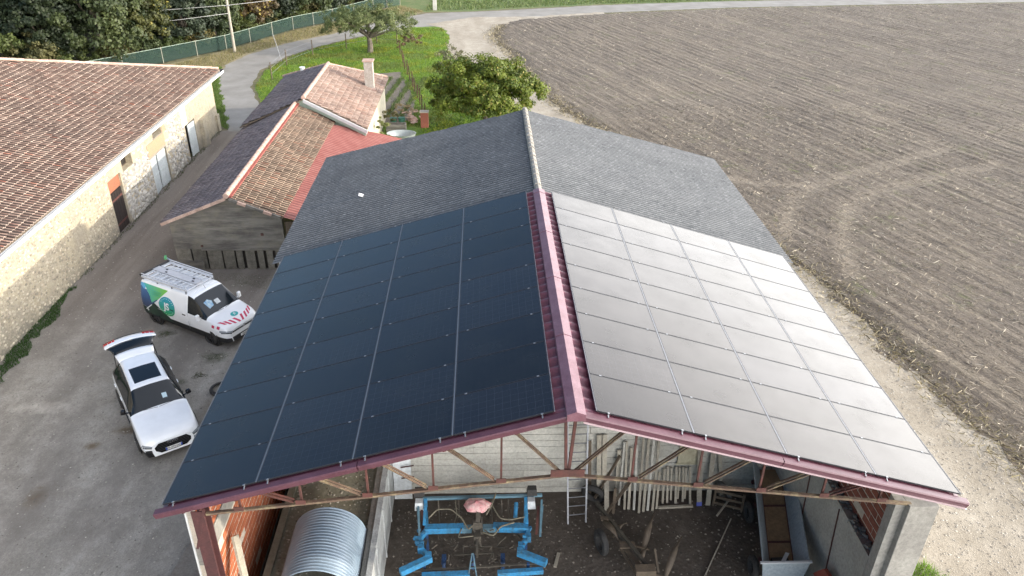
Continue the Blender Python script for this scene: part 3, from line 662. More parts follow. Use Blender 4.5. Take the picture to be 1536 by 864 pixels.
b = MB(); b.lo((7.00, .52, 0), (7.218, .78, 5.95)); b.build('pillar_rebate', M['concrete'], hg)
# left steel column
b = MB(); b.lo((-7.57, .42, 0), (-7.32, .45, 6.05)); b.lo((-7.46, .45, 0), (-7.43, .70, 6.0)); b.lo((-7.57, .70, 0), (-7.32, .73, 6.05)); b.build('steel_column', M['steelred'], hg)
b = MB(); b.tube([(-7.72, .5, 6.1), (-7.74, .5, 3), (-7.74, .5, .1)], .024, 8); b.build('drain_pipe', simple('white_plastic', (.6, .6, .58), None, 3, .5), hg)
b = MB(); b.beam((-7.62, .44, 5.0), (-7.3, .44, 6.1), .05, .05); b.build('knee_brace', M['steelred'], hg)
# front truss
YT = .5
def zb(x): return 6.86-.128*abs(x)
def zt(x): return 8.83-TA*abs(x)-.20
tb = MB()
for sd in (-1, 1): tb.beam((0, YT, zb(0)), (sd*7.3, YT, zb(7.3)), .075, .05)
tr = tb.build('truss', M['rustl'], hg)
tb = MB()
for sd in (-1, 1): tb.beam((0, YT, zt(0)), (sd*7.9, YT, zt(7.9)), .12, .12)
tb.build('top_chord', M['rust'], tr)
XS = [1.32, 2.68, 4.0, 5.35, 6.6]
for sd in (-1, 1):
    prev = 0
    for k, x_ in enumerate(XS):
        q = MB(); q.beam((sd*x_, YT+.035, zb(x_)), (sd*x_, YT+.035, zt(x_)), .042, .042, (0, 1, 0)); q.build('post', M['rust'], tr)
        q = MB()
        for dy in (-.045, .03): q.beam((sd*(x_-.05), YT+dy, zt(x_)-.02), (sd*(prev+.14), YT+dy, zb(prev)+.08), .022, .042, (0, 1, 0))
        q.build('diagonal', M['rustl'] if k < 4 else M['rust'], tr)
        q = MB(); q.lo((sd*x_-.10, YT-.075, zb(x_)+.04), (sd*x_+.10, YT-.06, zb(x_)+.15)); q.build('gusset_plate', M['rust'], tr)
        q = MB(); q.lo((sd*x_-.10, YT-.075, zt(x_)-.16), (sd*x_+.10, YT-.06, zt(x_)-.02)); q.build('gusset_plate', M['rust'], tr)
        prev = x_
for dx in (-.07, .07):
    q = MB(); q.beam((dx*.4, YT, zb(0)+.1), (dx*1.6, YT, zt(0)), .06, .06, (0, 1, 0)); q.build('king_post', M['rust'], tr)
q = MB(); q.lo((-.34, YT-.08, 6.88), (.34, YT-.063, 7.06)); q.build('gusset_plate', M['rust'], tr)
q = MB(); q.lo((-.12, YT-.2, 8.52), (.34, YT-.1, 8.66)); q.build('ridge_bracket', M['rust'], tr)
# back wall of the bay in board-marked courses
bw = MB(); bw.prism([(-7.7, 7.0, 0), (7.9, 7.0, 0), (7.9, 7.0, 6.2), (0, 7.0, 8.45), (-7.7, 7.0, 6.2)], (0, .18, 0)); bwo = bw.build('back_wall', M['concrete'], hg)
z = .01; k = 0
while z < 4.6:
    x0 = -4.4; 
    while x0 < 7.4:
        L_ = random.uniform(2.4, 4.2); x1 = min(x0+L_, 7.4)
        q = MB(); q.lo((x0+.006, 6.955+random.uniform(-.008, .008), z), (x1-.006, 7.0, z+.228)); q.build('wall_board_course', M['concrete_pale'], bwo); x0 = x1
    z += .24

# ------------------------------------------------------------------ things inside the hangar
M['silo'] = simple('streaked_grey_white_wall', (.42, .44, .44), (.30, .31, .31), 2.5, .75, 0, .15, 18)
M['slimy'] = simple('dirty_mossy_concrete', (.105, .10, .07), (.155, .15, .12), 1.5, .95, 0, .5, 10)
t = thing('silo_pit', 'long raised concrete pit with dirty mossy top, left bay of the hangar', 'concrete pit', (-5.8, 4, 0))
b = MB(); b.lo((-4.62, -.6, 0), (-4.47, 6.9, 1.95)); b.build('side_wall', M['silo'], t)
for k in range(5):
    b = MB(); y = .4+k*1.35; b.lo((-4.47, y, .02), (-4.44, y+.05, 1.9)); b.build('panel_joint', M['silo'], t)
b = MB(); b.lo((-7.15, -.6, 1.5), (-4.63, 6.9, 1.78)); b.build('top_slab', M['slimy'], t)
b = MB(); b.lo((-7.2, -.6, 0), (-7.02, 6.9, 1.88)); b.build('side_wall', M['slimy'], t)
b = MB(); b.lo((-4.80, -.6, 1.781), (-4.63, 6.9, 1.86)); b.build('kerb', M['concrete'], t)
x = rng.uniform(-7.0, -4.82, 900); y = rng.uniform(-.4, 6.9, 900)
pb = pebbles('pit_debris', 'rubble and dirt lying on the pit top', x, y, rng.uniform(.01, .05, 900), (.06, .055, .04), (.28, .26, .22), 1.78)
def m_arch():
    s = NT('bluish_galvanised_sheet'); col = s.mix(s.ramp(s.noise(s.co(), 2, 4), [(.3, 0.0), (.7, 1.0)]), (.17, .23, .29), (.23, .29, .35)); return s.fin(col, .42, None, .2)
t = thing('corrugated_arch', 'semicircular arch of bluish corrugated metal sheet standing on the raised pit', 'metal arch', (-5.76, 2.9, 1.78))
V = []; F = []; ny, na = 240, 33
for i in range(ny):
    y = 1.75+2.05*i/(ny-1)
    for j in range(na):
        a = math.pi*j/(na-1); r_ = .89+.028*math.sin(2*math.pi*(y-1.75)/.095); V.append((-5.76-.92/.89*r_*math.cos(a), y, 1.80+r_*math.sin(a)*1.02))
for i in range(ny-1):
    for j in range(na-1): F.append((i*na+j, i*na+j+1, (i+1)*na+j+1, (i+1)*na+j))
arc = np_mesh('curved_sheet', V, F, m_arch(), t, smooth=True)
b = MB()
for sd in (-1, 1): b = MB(); b.lo((-5.76+sd*.95-.04, 1.7, 1.79), (-5.76+sd*.95+.04, 3.85, 1.86)); b.build('base_rail', M['alu_dark'], t)
# board leaning against the left brick wall
M['wood_pale'] = simple('pale_grey_timber', (.40, .37, .30), (.30, .27, .22), 3, .85, 0, .2, 22, obj=True, rand=.2)
M['wood_old'] = simple('old_brown_timber', (.15, .115, .08), (.09, .07, .05), 3, .9, 0, .3, 22, obj=True, rand=.2)
M['white'] = simple('white_painted_board', (.62, .65, .66), (.50, .53, .54), 1.5, .7, 0, .05, 9)
b = MB(); b.beam((-7.0, .9, 1.9), (-7.55, 2.1, 3.55), .26, .06, (1, 0, .3)); tag(b.build('leaning_board', M['wood_pale'], org=(-7.0, .9, 1.8)), 'pale timber board leaning against the orange brick wall', 'board')
t = thing('leaning_sheet', 'white sheet leaning on the back wall beside the pit, dark hooks on its right edge', 'panel', (-4.2, 6.85, 0))
b = MB(); b.prism([(-4.45, 6.72, .05), (-3.9, 6.72, .05), (-3.9, 6.9, 2.1), (-4.45, 6.9, 2.1)], (0, .03, 0)); b.build('sheet', M['white'], t)
for z in (1.0, 1.45):
    b = MB(); b.beam((-4.2, 6.75, z-.12), (-3.8, 6.7, z), .03, .03); b.build('hook', M['steelred'], t)

# planks and posts leaning against the back wall
PL = [('dark',1.69,6.79,1.55,2.23,.097),('pb',1.95,6.62,1.82,2.45,.137),('pb',2.12,6.62,1.99,2.46,.137),('tilt',2.5,6.6,2.48,1.85,.113),('p',2.55,6.37,2.61,2.17,.056),('p',2.69,6.18,2.68,2.19,.065),('p',2.82,6.18,2.86,1.94,.081),('p',2.98,6.15,3.01,2.05,.073),('p',3.11,6.02,3.18,2.48,.073),('p',3.26,6.07,3.34,2.48,.081),('p',3.4,6.12,3.5,2.48,.073),('p',3.55,6.11,3.66,2.41,.073),('s',3.69,6.18,3.83,.93,.065),('s',3.93,6.4,3.96,1.07,.065),('s',4.08,6.43,4.06,1.17,.065),('s',4.22,6.54,4.18,1.12,.056),('s',4.34,6.39,4.33,1.14,.075),('s',4.46,6.6,4.44,1.12,.048),('s',4.58,6.46,4.55,1.14,.065),('s',4.68,6.6,4.64,1.11,.06),('s',4.78,6.32,4.76,1.16,.065),('w',5.06,6.28,4.98,1.86,.153),('w',5.34,6.3,5.40,1.86,.145),('w',5.86,6.6,5.62,1.67,.113)]
ordn = ['first', 'second', 'third', 'fourth', 'fifth', 'sixth', 'seventh', 'eighth', 'ninth']
cnt = {}
names = {'dark': ('plank', 'plank'), 'pb': ('plank', 'plank'), 'tilt': ('plank', 'plank'), 'p': ('post', 'post'), 's': ('short_post', 'post'), 'w': ('plank', 'plank')}
lab = {'dark': ['dark weathered plank upright on the back wall, right of the ladder'], 'pb': ['left board of the pale pair upright on the back wall', 'right board of the pale pair upright on the back wall'], 'tilt': ['pale board tilted left behind the tall posts'],
       'w': ['wide pale plank with a blue foot, on the back wall', 'wide pale plank leaning just right of the blue-footed one', 'tilted grey plank on the back wall beside the leaning tyre']}
for kd, bx_, by_, tx, tz, wd in PL:
    k = cnt.get(kd, 0); cnt[kd] = k+1
    bv, tv = Vector((bx_, by_, .03)), Vector((tx, 6.84, tz)); d = (tv-bv)
    if kd == 'p' and k > 3: tv = bv+d*1.25
    b = MB(); b.beam(bv, tv, wd, .05 if kd in 'ps' else .03, (0, -1, .3))
    m_ = M['wood_old'] if kd == 'dark' else M['wood_pale'] if kd != 'p' or k % 3 else M['concrete_pale']
    o = b.build(names[kd][0], m_, org=(bx_, by_, 0))
    if kd == 'p': l = 'tall pale post on the back wall, %s from left of the tall posts' % ordn[k]; g = 'tall posts leaning on the back wall'
    elif kd == 's': l = 'short pale post on the back wall, %s from left of the short posts' % ordn[k]; g = 'short posts leaning on the back wall'
    else: l = lab[kd][k]; g = 'planks leaning on the back wall'
    tag(o, l, 'post' if kd in 'ps' else 'plank', g)
    if kd == 'w' and k == 0:
        q = MB(); q.beam(bv, bv+d*.07, wd+.01, .036, (0, -1, .3)); q.build('blue_foot', simple('blue_paint', (.06, .08, .35), None, 3, .6), o, org=(bx_, by_, 0))
b = MB(); b.lo((4.35, 6.86, 1.25), (5.0, 6.9, 2.3)); b.lo((4.3, 6.84, 1.22), (5.05, 6.86, 1.28)); b.lo((4.3, 6.84, 2.3), (5.05, 6.86, 2.34)); tag(b.build('wooden_board', simple('cream_plywood', (.42, .39, .28), (.34, .31, .22), 2, .8, 0, .1, 12), org=(4.7, 6.88, 1.2)), 'square cream board hanging on the back wall above the short posts', 'board')
b = MB(); b.beam((3.75, 6.2, .06), (4.85, 6.25, .06), .08, .07); tag(b.build('timber', M['wood_pale'], org=(4.3, 6.2, 0)), 'pale timber lying at the feet of the short posts', 'timber')
# ladder
t = thing('ladder', 'thin metal ladder leaning on the back wall behind the truss centre', 'ladder', (1.17, 5.65, 0))
A0, A1 = Vector((.88, 5.62, .02)), Vector((.80, 6.84, 3.6)); B0, B1 = Vector((1.43, 5.68, .02)), Vector((1.42, 6.86, 3.6))
for p, q in ((A0, A1), (B0, B1)):
    b = MB(); b.beam(p, q, .04, .05, (1, 0, 0)); b.build('stile', M['alu_dark'], t)
for k in range(1, 13):
    f = k/13.2; b = MB(); b.tube([A0.lerp(A1, f), B0.lerp(B1, f)], .016, 6); b.build('rung', M['alu_dark'], t)
# tyres
M['rubber'] = simple('tyre_rubber', (.03, .03, .03), (.05, .048, .045), 5, .85, 0, .3, 20)
M['rubber_dust'] = simple('dusty_tyre', (.16, .155, .14), (.07, .068, .06), 4, .9, 0, .3, 20)
def tyre(name, label, c, ax, R_, r, m, grp=None):
    b = MB(); b.torus((0, 0, 0), ax, R_, r, 28, 8); o = b.build(name, m, smooth=True); o.location = c; return tag(o, label, 'tyre', grp)
tyre('tyre', 'pale dusty tyre leaning on the back wall, right of the planks', (5.85, 6.55, .36), (1, .5, .25), .28, .085, M['rubber_dust'])
tyre('tyre', 'dark tyre on the ground half hidden behind the ladder', (1.75, 6.55, .34), (.5, 1, .3), .3, .1, M['rubber'])
for k in range(2):
    tyre('hose_ring' if k else 'tyre', ['black tyre lying on the yard beside the panel edge', 'smaller black ring lying inside the yard tyre'][k], (-11.45, 12.45, .07+.05*k), (.04, 0, 1), .40-.05*k, .05-.01*k, M['rubber'])
# feed trailer, long flared trough with plywood floor
M['bluegrey'] = simple('blue_grey_painted_steel', (.27, .33, .37), (.33, .38, .41), 2.5, .5, 0, .1, 14)
M['ply'] = simple('stained_plywood', (.26, .175, .10), (.19, .13, .075), 2, .8, 0, .1, 12)
t = thing('feed_trailer', 'blue-grey flared trough trailer with brown plywood floor in the right bay', 'trailer', (6.6, 4.7, 0))
ax = Vector((.245, 1, 0)).normalized(); O = Vector((0, 2.8, 0))
def tp(x, s_, z): return Vector((x, 2.8, z)) + ax*s_
Lt = 4.1
def slab(name, a, b_, m, th=.03, s0=0.0, s1=Lt):
    q = MB(); pa, pb_ = tp(a[0], s0, a[1]), tp(b_[0], s0, b_[1]); qa, qb = tp(a[0], s1, a[1]), tp(b_[0], s1, b_[1])
    nrm = (pb_-pa).cross(qa-pa).normalized()*th; q.prism([pa, pb_, qb, qa], nrm); return q.build(name, m, t)
slab('side_panel', (5.67, 1.52), (5.97, 1.02), M['bluegrey']); slab('side_panel', (6.66, 1.02), (6.95, 1.52), M['bluegrey'])
slab('floor', (5.97, 1.0), (6.66, 1.0), M['ply'], .03, .0)
for s_, s2 in ((.45, 1.1), (1.15, 2.5), (2.55, 3.9)): slab('floor_board', (6.0, 1.015), (6.63, 1.015), M['ply'], .02, s_, s2)
for s_ in (1.12, 2.52): 
    q = MB(); q.beam(tp(5.97, s_, 1.05), tp(6.66, s_, 1.05), .05, .03); q.build('cross_bar', M['steelred'], t)
for x_ in (5.98, 6.65):
    q = MB(); q.beam(tp(x_, 0, 1.05), tp(x_, Lt, 1.05), .035, .035); q.build('floor_rail', M['rust'], t)
q = MB(); q.prism([tp(5.67, 0, 1.52), tp(6.95, 0, 1.52), tp(6.85, 0, .75), tp(5.80, 0, .75)], (0, -.04, 0)); q.build('front_panel', M['bluegrey'], t)
q = MB(); q.beam(tp(5.62, -.03, 1.53), tp(7.0, -.03, 1.53), .06, .04); q.build('rim', simple('light_steel_rim', (.5, .52, .53), None, 3, .5), t)
q = MB(); q.beam(tp(6.05, .2, 1.17), tp(6.5, .25, 1.12), .35, .18); q.build('dark_residue', M['rubber'], t)
for s_ in (.9, 3.0):
    for x_ in (5.7, 6.9):
        q = MB(); c = tp(x_, s_, .32); q.torus(c, (1, 0, 0), .24, .09, 20, 8); q.build('wheel', M['rubber'], t)
q = MB(); q.beam(tp(6.05, .1, .6), tp(6.05, Lt, .6), .1, .12); q.beam(tp(6.6, .1, .6), tp(6.6, Lt, .6), .1, .12)
for s_ in (.1, .9, 3.0, 4.0): q.beam(tp(5.8, s_, .6), tp(6.8, s_, .6), .1, .1); q.beam(tp(6.3, s_, .6), tp(6.3, s_, 1.0), .08, .08, (0, 1, 0))
q.build('chassis', M['steelred'], t)
q = MB(); q.prism([tp(6.2, .15, 1.22), tp(6.32, .15, 1.24), tp(6.5, .5, 1.25), tp(6.4, .55, 1.24)], (0, 0, .03)); tag(q.build('white_offcut', M['white'], org=tuple(tp(6.2, .15, 1.2))), 'small white offcut lying in the near end of the trough', 'offcut')
# red shovel-like hopper tool by the concrete wall
t = thing('red_hopper', 'rusty red narrow hopper with yellow inside, by the right concrete wall', 'hopper', (7.2, 2.3, 0))
M['redp'] = simple('faded_red_paint', (.33, .06, .035), (.20, .05, .03), 4, .6, 0, .2, 20); M['yel'] = simple('yellow_paint', (.55, .42, .05), None, 3, .6)
q = MB()
prof = [(-.13, 0), (-.12, .3), (-.05, .5), (.05, .5), (.12, .3), (.13, 0)]
for (x0, z0), (x1, z1) in zip(prof[:-1], prof[1:]): q.add([(7.18+x0, 2.1-.0+.55*(.5-z0), 1.25+z0), (7.18+x1, 2.1+.55*(.5-z1), 1.25+z1), (7.18+x1, 2.4+.55*(.5-z1), 1.2+z1), (7.18+x0, 2.4+.55*(.5-z0), 1.2+z0)], [(0, 1, 2, 3)])
q.build('shell', M['redp'], t)
q = MB(); q.lo((7.12, 2.3, 1.5), (7.24, 2.42, 1.6)); q.lo((7.1, 2.42, 1.28), (7.26, 2.5, 1.34)); q.build('bracket', M['yel'], t)
q = MB(); q.lo((7.1, 2.4, 0), (7.26, 2.55, 1.3)); q.beam((7.0, 2.5, 1.3), (7.0, 2.1, .9), .05, .05); q.build('stand', M['redp'], t)
# ------------------------------------------------------------------ blue cultivator folded in the centre bay
M['blue'] = simple('bright_blue_paint', (.045, .26, .50), (.06, .13, .17), 5, .55, 0, .25, 16, lo=.45, hi=.7)
M['blueg'] = simple('greyed_blue_paint', (.14, .27, .34), (.10, .17, .21), 5, .65, 0, .2, 20)
M['navy'] = simple('dark_blue_casting', (.03, .08, .2), (.02, .05, .12), 5, .5)
M['grime'] = simple('grimy_steel', (.10, .085, .065), (.055, .05, .04), 5, .8, 0, .3, 22)
M['hose'] = simple('dusty_hydraulic_hose', (.20, .18, .13), (.12, .11, .08), 6, .8)
t = thing('cultivator', 'bright blue folded farm cultivator with hoses in the middle bay of the hangar', 'cultivator', (-1.85, 4.5, 0))
def part(nm, m, fn, smooth=False):
    q = MB(); fn(q); return q.build(nm, m, t, smooth)
part('back_bar', M['blueg'], lambda q: (q.beam((-3.45, 5.52, 1.25), (.05, 5.6, 1.25), .08, .08)))
for x_ in (-3.36, -.44): part('upright', M['blue'], lambda q: (q.beam((x_, 5.5, 1.25), (x_, 4.75, 1.0), .09, .09), q.beam((x_, 5.45, .3), (x_, 5.5, 1.25), .08, .08, (0, 1, 0))))
for a_, b_ in (((-3.35, 4.7, .88), (-2.25, 4.72, .88)), ((-1.4, 4.74, .88), (-.4, 4.68, .88))):
    part('main_beam', M['blue'], lambda q: (q.beam(a_, b_, .2, .2)))
part('beam_sleeve', M['blueg'], lambda q: (q.beam((-2.3, 4.7, .86), (-1.35, 4.72, .86), .17, .17)))
part('gearbox', M['grime'], lambda q: (q.box((-1.85, 4.75, 1.0), (.34, .4, .4), None, 0, .7), q.box((-1.85, 4.5, .8), (.2, .35, .3)), q.beam((-1.85, 4.6, 1.1), (-1.8, 5.0, 1.45), .12, .1), q.beam((-1.98, 4.6, 1.0), (-1.75, 4.2, .7), .05, .05), q.beam((-1.72, 4.6, 1.0), (-1.9, 4.15, .75), .05, .05), q.beam((-1.86, 4.5, .9), (-1.86, 3.9, .6), .07, .08)))
def sack(q):
    vs = []; fs = []; nu, nv = 22, 13
    for i in range(nv):
        v_ = math.pi*i/(nv-1)
        for j in range(nu):
            u_ = 2*math.pi*j/nu; r_ = 1+.22*pnoise(2*math.cos(u_), 2*math.sin(u_), i*.4)+.12*pnoise(5*math.cos(u_), 5*math.sin(u_), i*1.3)
            vs.append((-1.86+.36*r_*math.sin(v_)*math.cos(u_), 5.1+.24*r_*math.sin(v_)*math.sin(u_), 1.38+.17*math.cos(v_)*r_))
    for i in range(nv-1):
        for j in range(nu): fs.append((i*nu+j, i*nu+(j+1) % nu, (i+1)*nu+(j+1) % nu, (i+1)*nu+j))
    q.add(vs, fs)
q = MB(); sack(q); o = q.build('plastic_sack', simple('faded_pink_sack', (.62, .22, .24), (.66, .52, .48), 7, .6, 0, .3, 20), smooth=True, org=(-1.86, 5.1, 1.2)); tag(o, 'crumpled faded pink sack lying on top of the blue cultivator', 'sack')
def hose(pts, r_=.022):
    P3 = []
    for i in range(len(pts)-1):
        for k in range(5):
            f = k/5; P3.append(Vector(pts[i]).lerp(Vector(pts[i+1]), f))
    P3.append(Vector(pts[-1])); P3 = [P3[0]]+[(P3[i-1]+P3[i]*2+P3[i+1])/4 for i in range(1, len(P3)-1)]+[P3[-1]]
    part('hose', M['hose'], lambda q: q.tube(P3, r_, 6), True)
hose([(-3.25, 4.9, 1.1), (-3.0, 5.05, 1.3), (-2.6, 5.0, 1.35), (-2.3, 4.8, 1.2), (-2.1, 4.5, 1.05), (-2.0, 4.5, 1.2)])
hose([(-1.6, 4.9, 1.2), (-1.4, 5.2, 1.4), (-1.3, 5.6, 1.4), (-1.45, 5.3, 1.2), (-1.2, 4.85, 1.1), (-.9, 4.8, 1.1), (-.5, 4.9, 1.1)])
hose([(-1.9, 4.4, .9), (-2.1, 4.3, 1.0), (-2.4, 4.35, .9), (-2.3, 4.6, 1.0)], .02)
hose([(-1.7, 4.5, .95), (-1.4, 4.4, .9), (-1.2, 4.6, 1.05), (-.8, 4.75, 1.05)], .025)
hose([(-2.5, 5.5, 1.2), (-2.45, 5.2, .9), (-2.55, 5.1, .6)], .016); hose([(-2.2, 5.5, 1.2), (-2.1, 5.3, .9), (-2.0, 5.1, 1.1)], .016)
for x_ in (-3.0, -2.4, -1.45, -1.15, -.95): part('tine', M['grime'], lambda q: (q.beam((x_, 5.5, 1.2), (x_+.03, 5.35, .35), .035, .035)))
part('hydraulic_cylinder', M['blue'], lambda q: (q.tube([(-.72, 5.4, 1.15), (-.76, 5.0, 1.0)], .06, 10)))
for k, x_ in enumerate((-3.55, -.28)):
    part('seed_box', M['white'], lambda q: (q.box((x_, 5.4, 1.15), (.26, .24, .28), None, 0, .8)))
    part('box_lid', M['rubber'], lambda q: (q.box((x_+(.03 if k else 0), 5.62, 1.42), (.3, .22, .22), None, 0, .85)))
for sx, x_ in ((-1, -3.6), (1, .05)):
    part('wing_arm', M['blueg'], lambda q: (q.beam((x_-.02*sx, 5.45, 1.2), (x_-.12*sx, 4.4, .85), .06, .08), q.beam((x_+.12*sx*0, 5.3, 1.1), (x_-.1*sx, 4.6, .9), .05, .05)))
    part('rusty_leg', M['rust'], lambda q: (q.beam((x_-.12*sx, 5.35, 1.05), (x_-.2*sx, 4.7, .6), .07, .07)))
L_ = [(-3.3, 4.7, .85), (-3.5, 4.35, .8), (-3.42, 4.05, .8), (-3.2, 3.8, .8)]; R__ = [(-.4, 4.65, .85), (-.42, 4.4, .8), (-.62, 4.1, .8), (-.66, 3.9, .8)]
for pth in (L_, R__):
    def jt(q):
        for a_, b_ in zip(pth[:-1], pth[1:]): q.beam(a_, b_, .11, .16)
        for p_ in pth[1:]: q.box(p_, (.17, .15, .22))
        for k in range(5):
            p_ = Vector(pth[1])+Vector((random.uniform(-.12, .12), random.uniform(-.3, .3), .1)); q.box(p_, (.06, .1, .08), Matrix.Rotation(random.random()*3, 3, 'Z'))
    part('fold_joint', M['blue'], jt)
part('wing_beam', M['blue'], lambda q: (q.beam((-3.92, 3.27, .8), (-3.12, 3.74, .8), .16, .19)))
part('wing_beam', M['blue'], lambda q: (q.beam((-.72, 3.9, .8), (.04, 3.5, .8), .16, .19)))
part('front_beam', M['blue'], lambda q: (q.beam((-3.35, 3.28, .6), (-2.05, 3.32, .6), .17, .17)))
part('front_beam', M['blue'], lambda q: (q.beam((-1.3, 3.34, .6), (-.05, 3.42, .6), .13, .15)))
part('front_rail', M['grime'], lambda q: (q.beam((-3.6, 3.46, .62), (-.1, 3.62, .66), .05, .05)))
for x_ in (-2.79, -1.98, -1.14):
    part('press_wheel', M['navy'], lambda q: (q.torus((x_, 4.0, .3), (1, 0, 0), .16, .05, 16, 6), q.beam((x_-.05, 3.8, .5), (x_-.05, 4.15, .35), .03, .05), q.beam((x_+.05, 3.8, .5), (x_+.05, 4.15, .35), .03, .05), q.box((x_, 4.05, .42), (.12, .16, .16))))
part('headstock', M['blueg'], lambda q: (q.beam((-2.1, 3.2, .6), (-1.99, 3.75, .95), .03, .05), q.beam((-1.86, 3.2, .6), (-1.97, 3.75, .95), .03, .05), q.beam((-2.08, 3.45, .72), (-1.88, 3.45, .72), .03, .03)))
part('support_bar', M['grime'], lambda q: (q.beam((-2.5, 4.1, .5), (-1.4, 4.15, .5), .04, .04), q.beam((-2.25, 4.3, .6), (-1.45, 4.3, .6), .03, .03), q.beam((-2.25, 4.3, .2), (-2.25, 4.3, .6), .03, .03), q.beam((-1.45, 4.3, .2), (-1.45, 4.3, .6), .03, .03)))
for x_ in (-3.3, -.45):
    part('support_leg', M['navy'], lambda q: (q.beam((x_, 4.7, .85), (x_, 4.7, .02), .08, .08, (0, 1, 0)), q.beam((x_, 3.6, .7), (x_, 3.6, .02), .07, .07, (0, 1, 0))))
def bits(q):
    for k in range(60): 
        p_ = Vector((random.uniform(-3.4, -.3), random.uniform(3.35, 5.4), random.uniform(.35, 1.1))); d_ = Vector((random.gauss(0, .12), random.gauss(0, .12), random.gauss(0, .08))); q.beam(p_, p_+d_, .025, .03)
tag(part('small_fitting', M['grime'], bits), kind='stuff')

# ------------------------------------------------------------------ old plough and scrap timber, centre-right
t = thing('plough', 'old rusty plough with curved wooden-brown mouldboards on the hangar floor', 'plough', (2.4, 4.7, 0))
def part2(nm, m, fn, smooth=False):
    q = MB(); fn(q); return q.build(nm, m, t, smooth)
M['mould'] = simple('worn_brown_mouldboard', (.13, .10, .07), (.08, .062, .045), 5, .7, 0, .2, 20)
part2('beam', M['grime'], lambda q: (q.beam((1.75, 5.9, .6), (2.95, 3.3, .6), .09, .1), q.beam((2.1, 4.9, .55), (2.5, 4.3, .55), .08, .08)))
def blade(p, q_, wd, curl, m=M['mould']):
    p, q_ = Vector(p), Vector(q_); d = (q_-p); sd = d.cross(Vector((0, 0, 1))).normalized(); n = 8; vs = []; fs = []
    for i in range(n+1):
        f = i/n; c = p.lerp(q_, f)+Vector((0, 0, .25*math.sin(f*math.pi)*curl)); w_ = wd*(.35+.9*math.sin(min(f*1.25+.15, 1)*math.pi))
        tw = curl*(f-.5)*1.6; s2 = sd*math.cos(tw)+Vector((0, 0, 1))*math.sin(tw); vs += [c-s2*w_/2, c+s2*w_/2, c+s2*w_/2+Vector((0, 0, -.02)), c-s2*w_/2+Vector((0, 0, -.02))]
    for i in range(n):
        a = i*4
        for j in range(4): fs.append((a+j, a+(j+1) % 4, a+4+(j+1) % 4, a+4+j))
    fs += [(3, 2, 1, 0), (n*4, n*4+1, n*4+2, n*4+3)]
    part2('mouldboard', m, lambda k: k.add(vs, fs), True)
blade((1.85, 5.15, .62), (2.35, 4.35, .25), .15, .8); blade((2.1, 4.85, .3), (2.55, 5.1, .6), .13, .6)
blade((2.9, 4.35, .2), (3.4, 5.35, .7), .16, 1.0); blade((3.4, 3.5, .2), (4.05, 4.55, .6), .16, 1.0); blade((2.7, 3.9, .3), (3.0, 4.2, .55), .14, .6)
for c_, d_ in (((2.42, 4.3, .55), (.45, .22, .06)), ((1.95, 5.25, .62), (.32, .14, .06)), ((2.75, 3.32, .62), (.55, .25, .28))): part2('frame_plate', M['wood_old'], lambda q: q.box(c_, d_))
part2('strut', M['mould'], lambda q: (q.beam((2.35, 4.2, .5), (2.75, 3.45, .5), .12, .05), q.beam((2.2, 4.25, .5), (2.55, 3.4, .4), .06, .04), q.beam((3.25, 3.7, .1), (3.2, 4.2, .5), .06, .05), q.beam((2.4, 4.4, .5), (3.1, 4.3, .35), .04, .04), q.beam((3.3, 3.3, .4), (2.8, 3.4, .5), .04, .04)))
part2('dark_wheel', M['rubber'], lambda q: (q.torus((1.72, 4.55, .42), (1, .3, 0), .3, .1, 22, 8)))
# loose timbers thrown by the wall
for k, (a_, b_, w_, l_) in enumerate([((2.05, 5.9, .1), (2.95, 6.45, 1.15), .1, 'dark beam propped diagonally in front of the tall posts'), ((1.8, 6.5, .2), (2.5, 6.75, 1.7), .09, 'thin brown timber leaning right behind the ladder'), ((2.1, 5.95, .15), (2.15, 6.8, 1.0), .14, 'cream split board standing behind the plough'), ((4.3, 3.2, .06), (5.9, 5.7, .06), .03, 'long thin rod lying on the floor towards the trailer'), ((5.4, 5.6, .3), (6.0, 6.3, .3), .05, 'pale batten lying beside the leaning tyre'), ((.35, 4.0, .05), (.5, 4.5, .05), .09, 'short pale offcut on the floor right of the cultivator'), ((2.3, 5.95, .1), (2.35, 6.2, .9), .09, 'grey stake upright at the back of the plough')]):
    b = MB(); b.beam(a_, b_, w_, .04); tag(b.build('timber', M['wood_old'] if k in (0, 1, 6) else M['wood_pale'], org=a_), l_, 'timber')
t = thing('crate_frame', 'broken wooden crate frame in the dark corner left of the trailer', 'crate', (6.2, 5.9, 0))
for z_ in (.15, .4, .65):
    b = MB(); b.beam((5.5, 6.3, z_), (6.3, 6.0, z_), .03, .09, (0, 0, 1)); b.build('slat', M['wood_old'], t)
for x_, y_ in ((5.5, 6.3), (6.3, 6.0)):
    b = MB(); b.beam((x_, y_, 0), (x_, y_, .75), .06, .06, (0, 1, 0)); b.build('corner_post', M['wood_old'], t)

# ------------------------------------------------------------------ concrete pad outside the left column
b = MB(); b.prism([(-11.2, -2, 0), (-8.1, -2, 0), (-8.1, 5.4, 0), (-10.15, 5.4, 0)], (0, 0, .13)); tag(b.build('concrete_pad', simple('stained_pad_concrete', (.20, .19, .165), (.14, .115, .10), .8, .9, 0, .3, 14)), kind='structure')
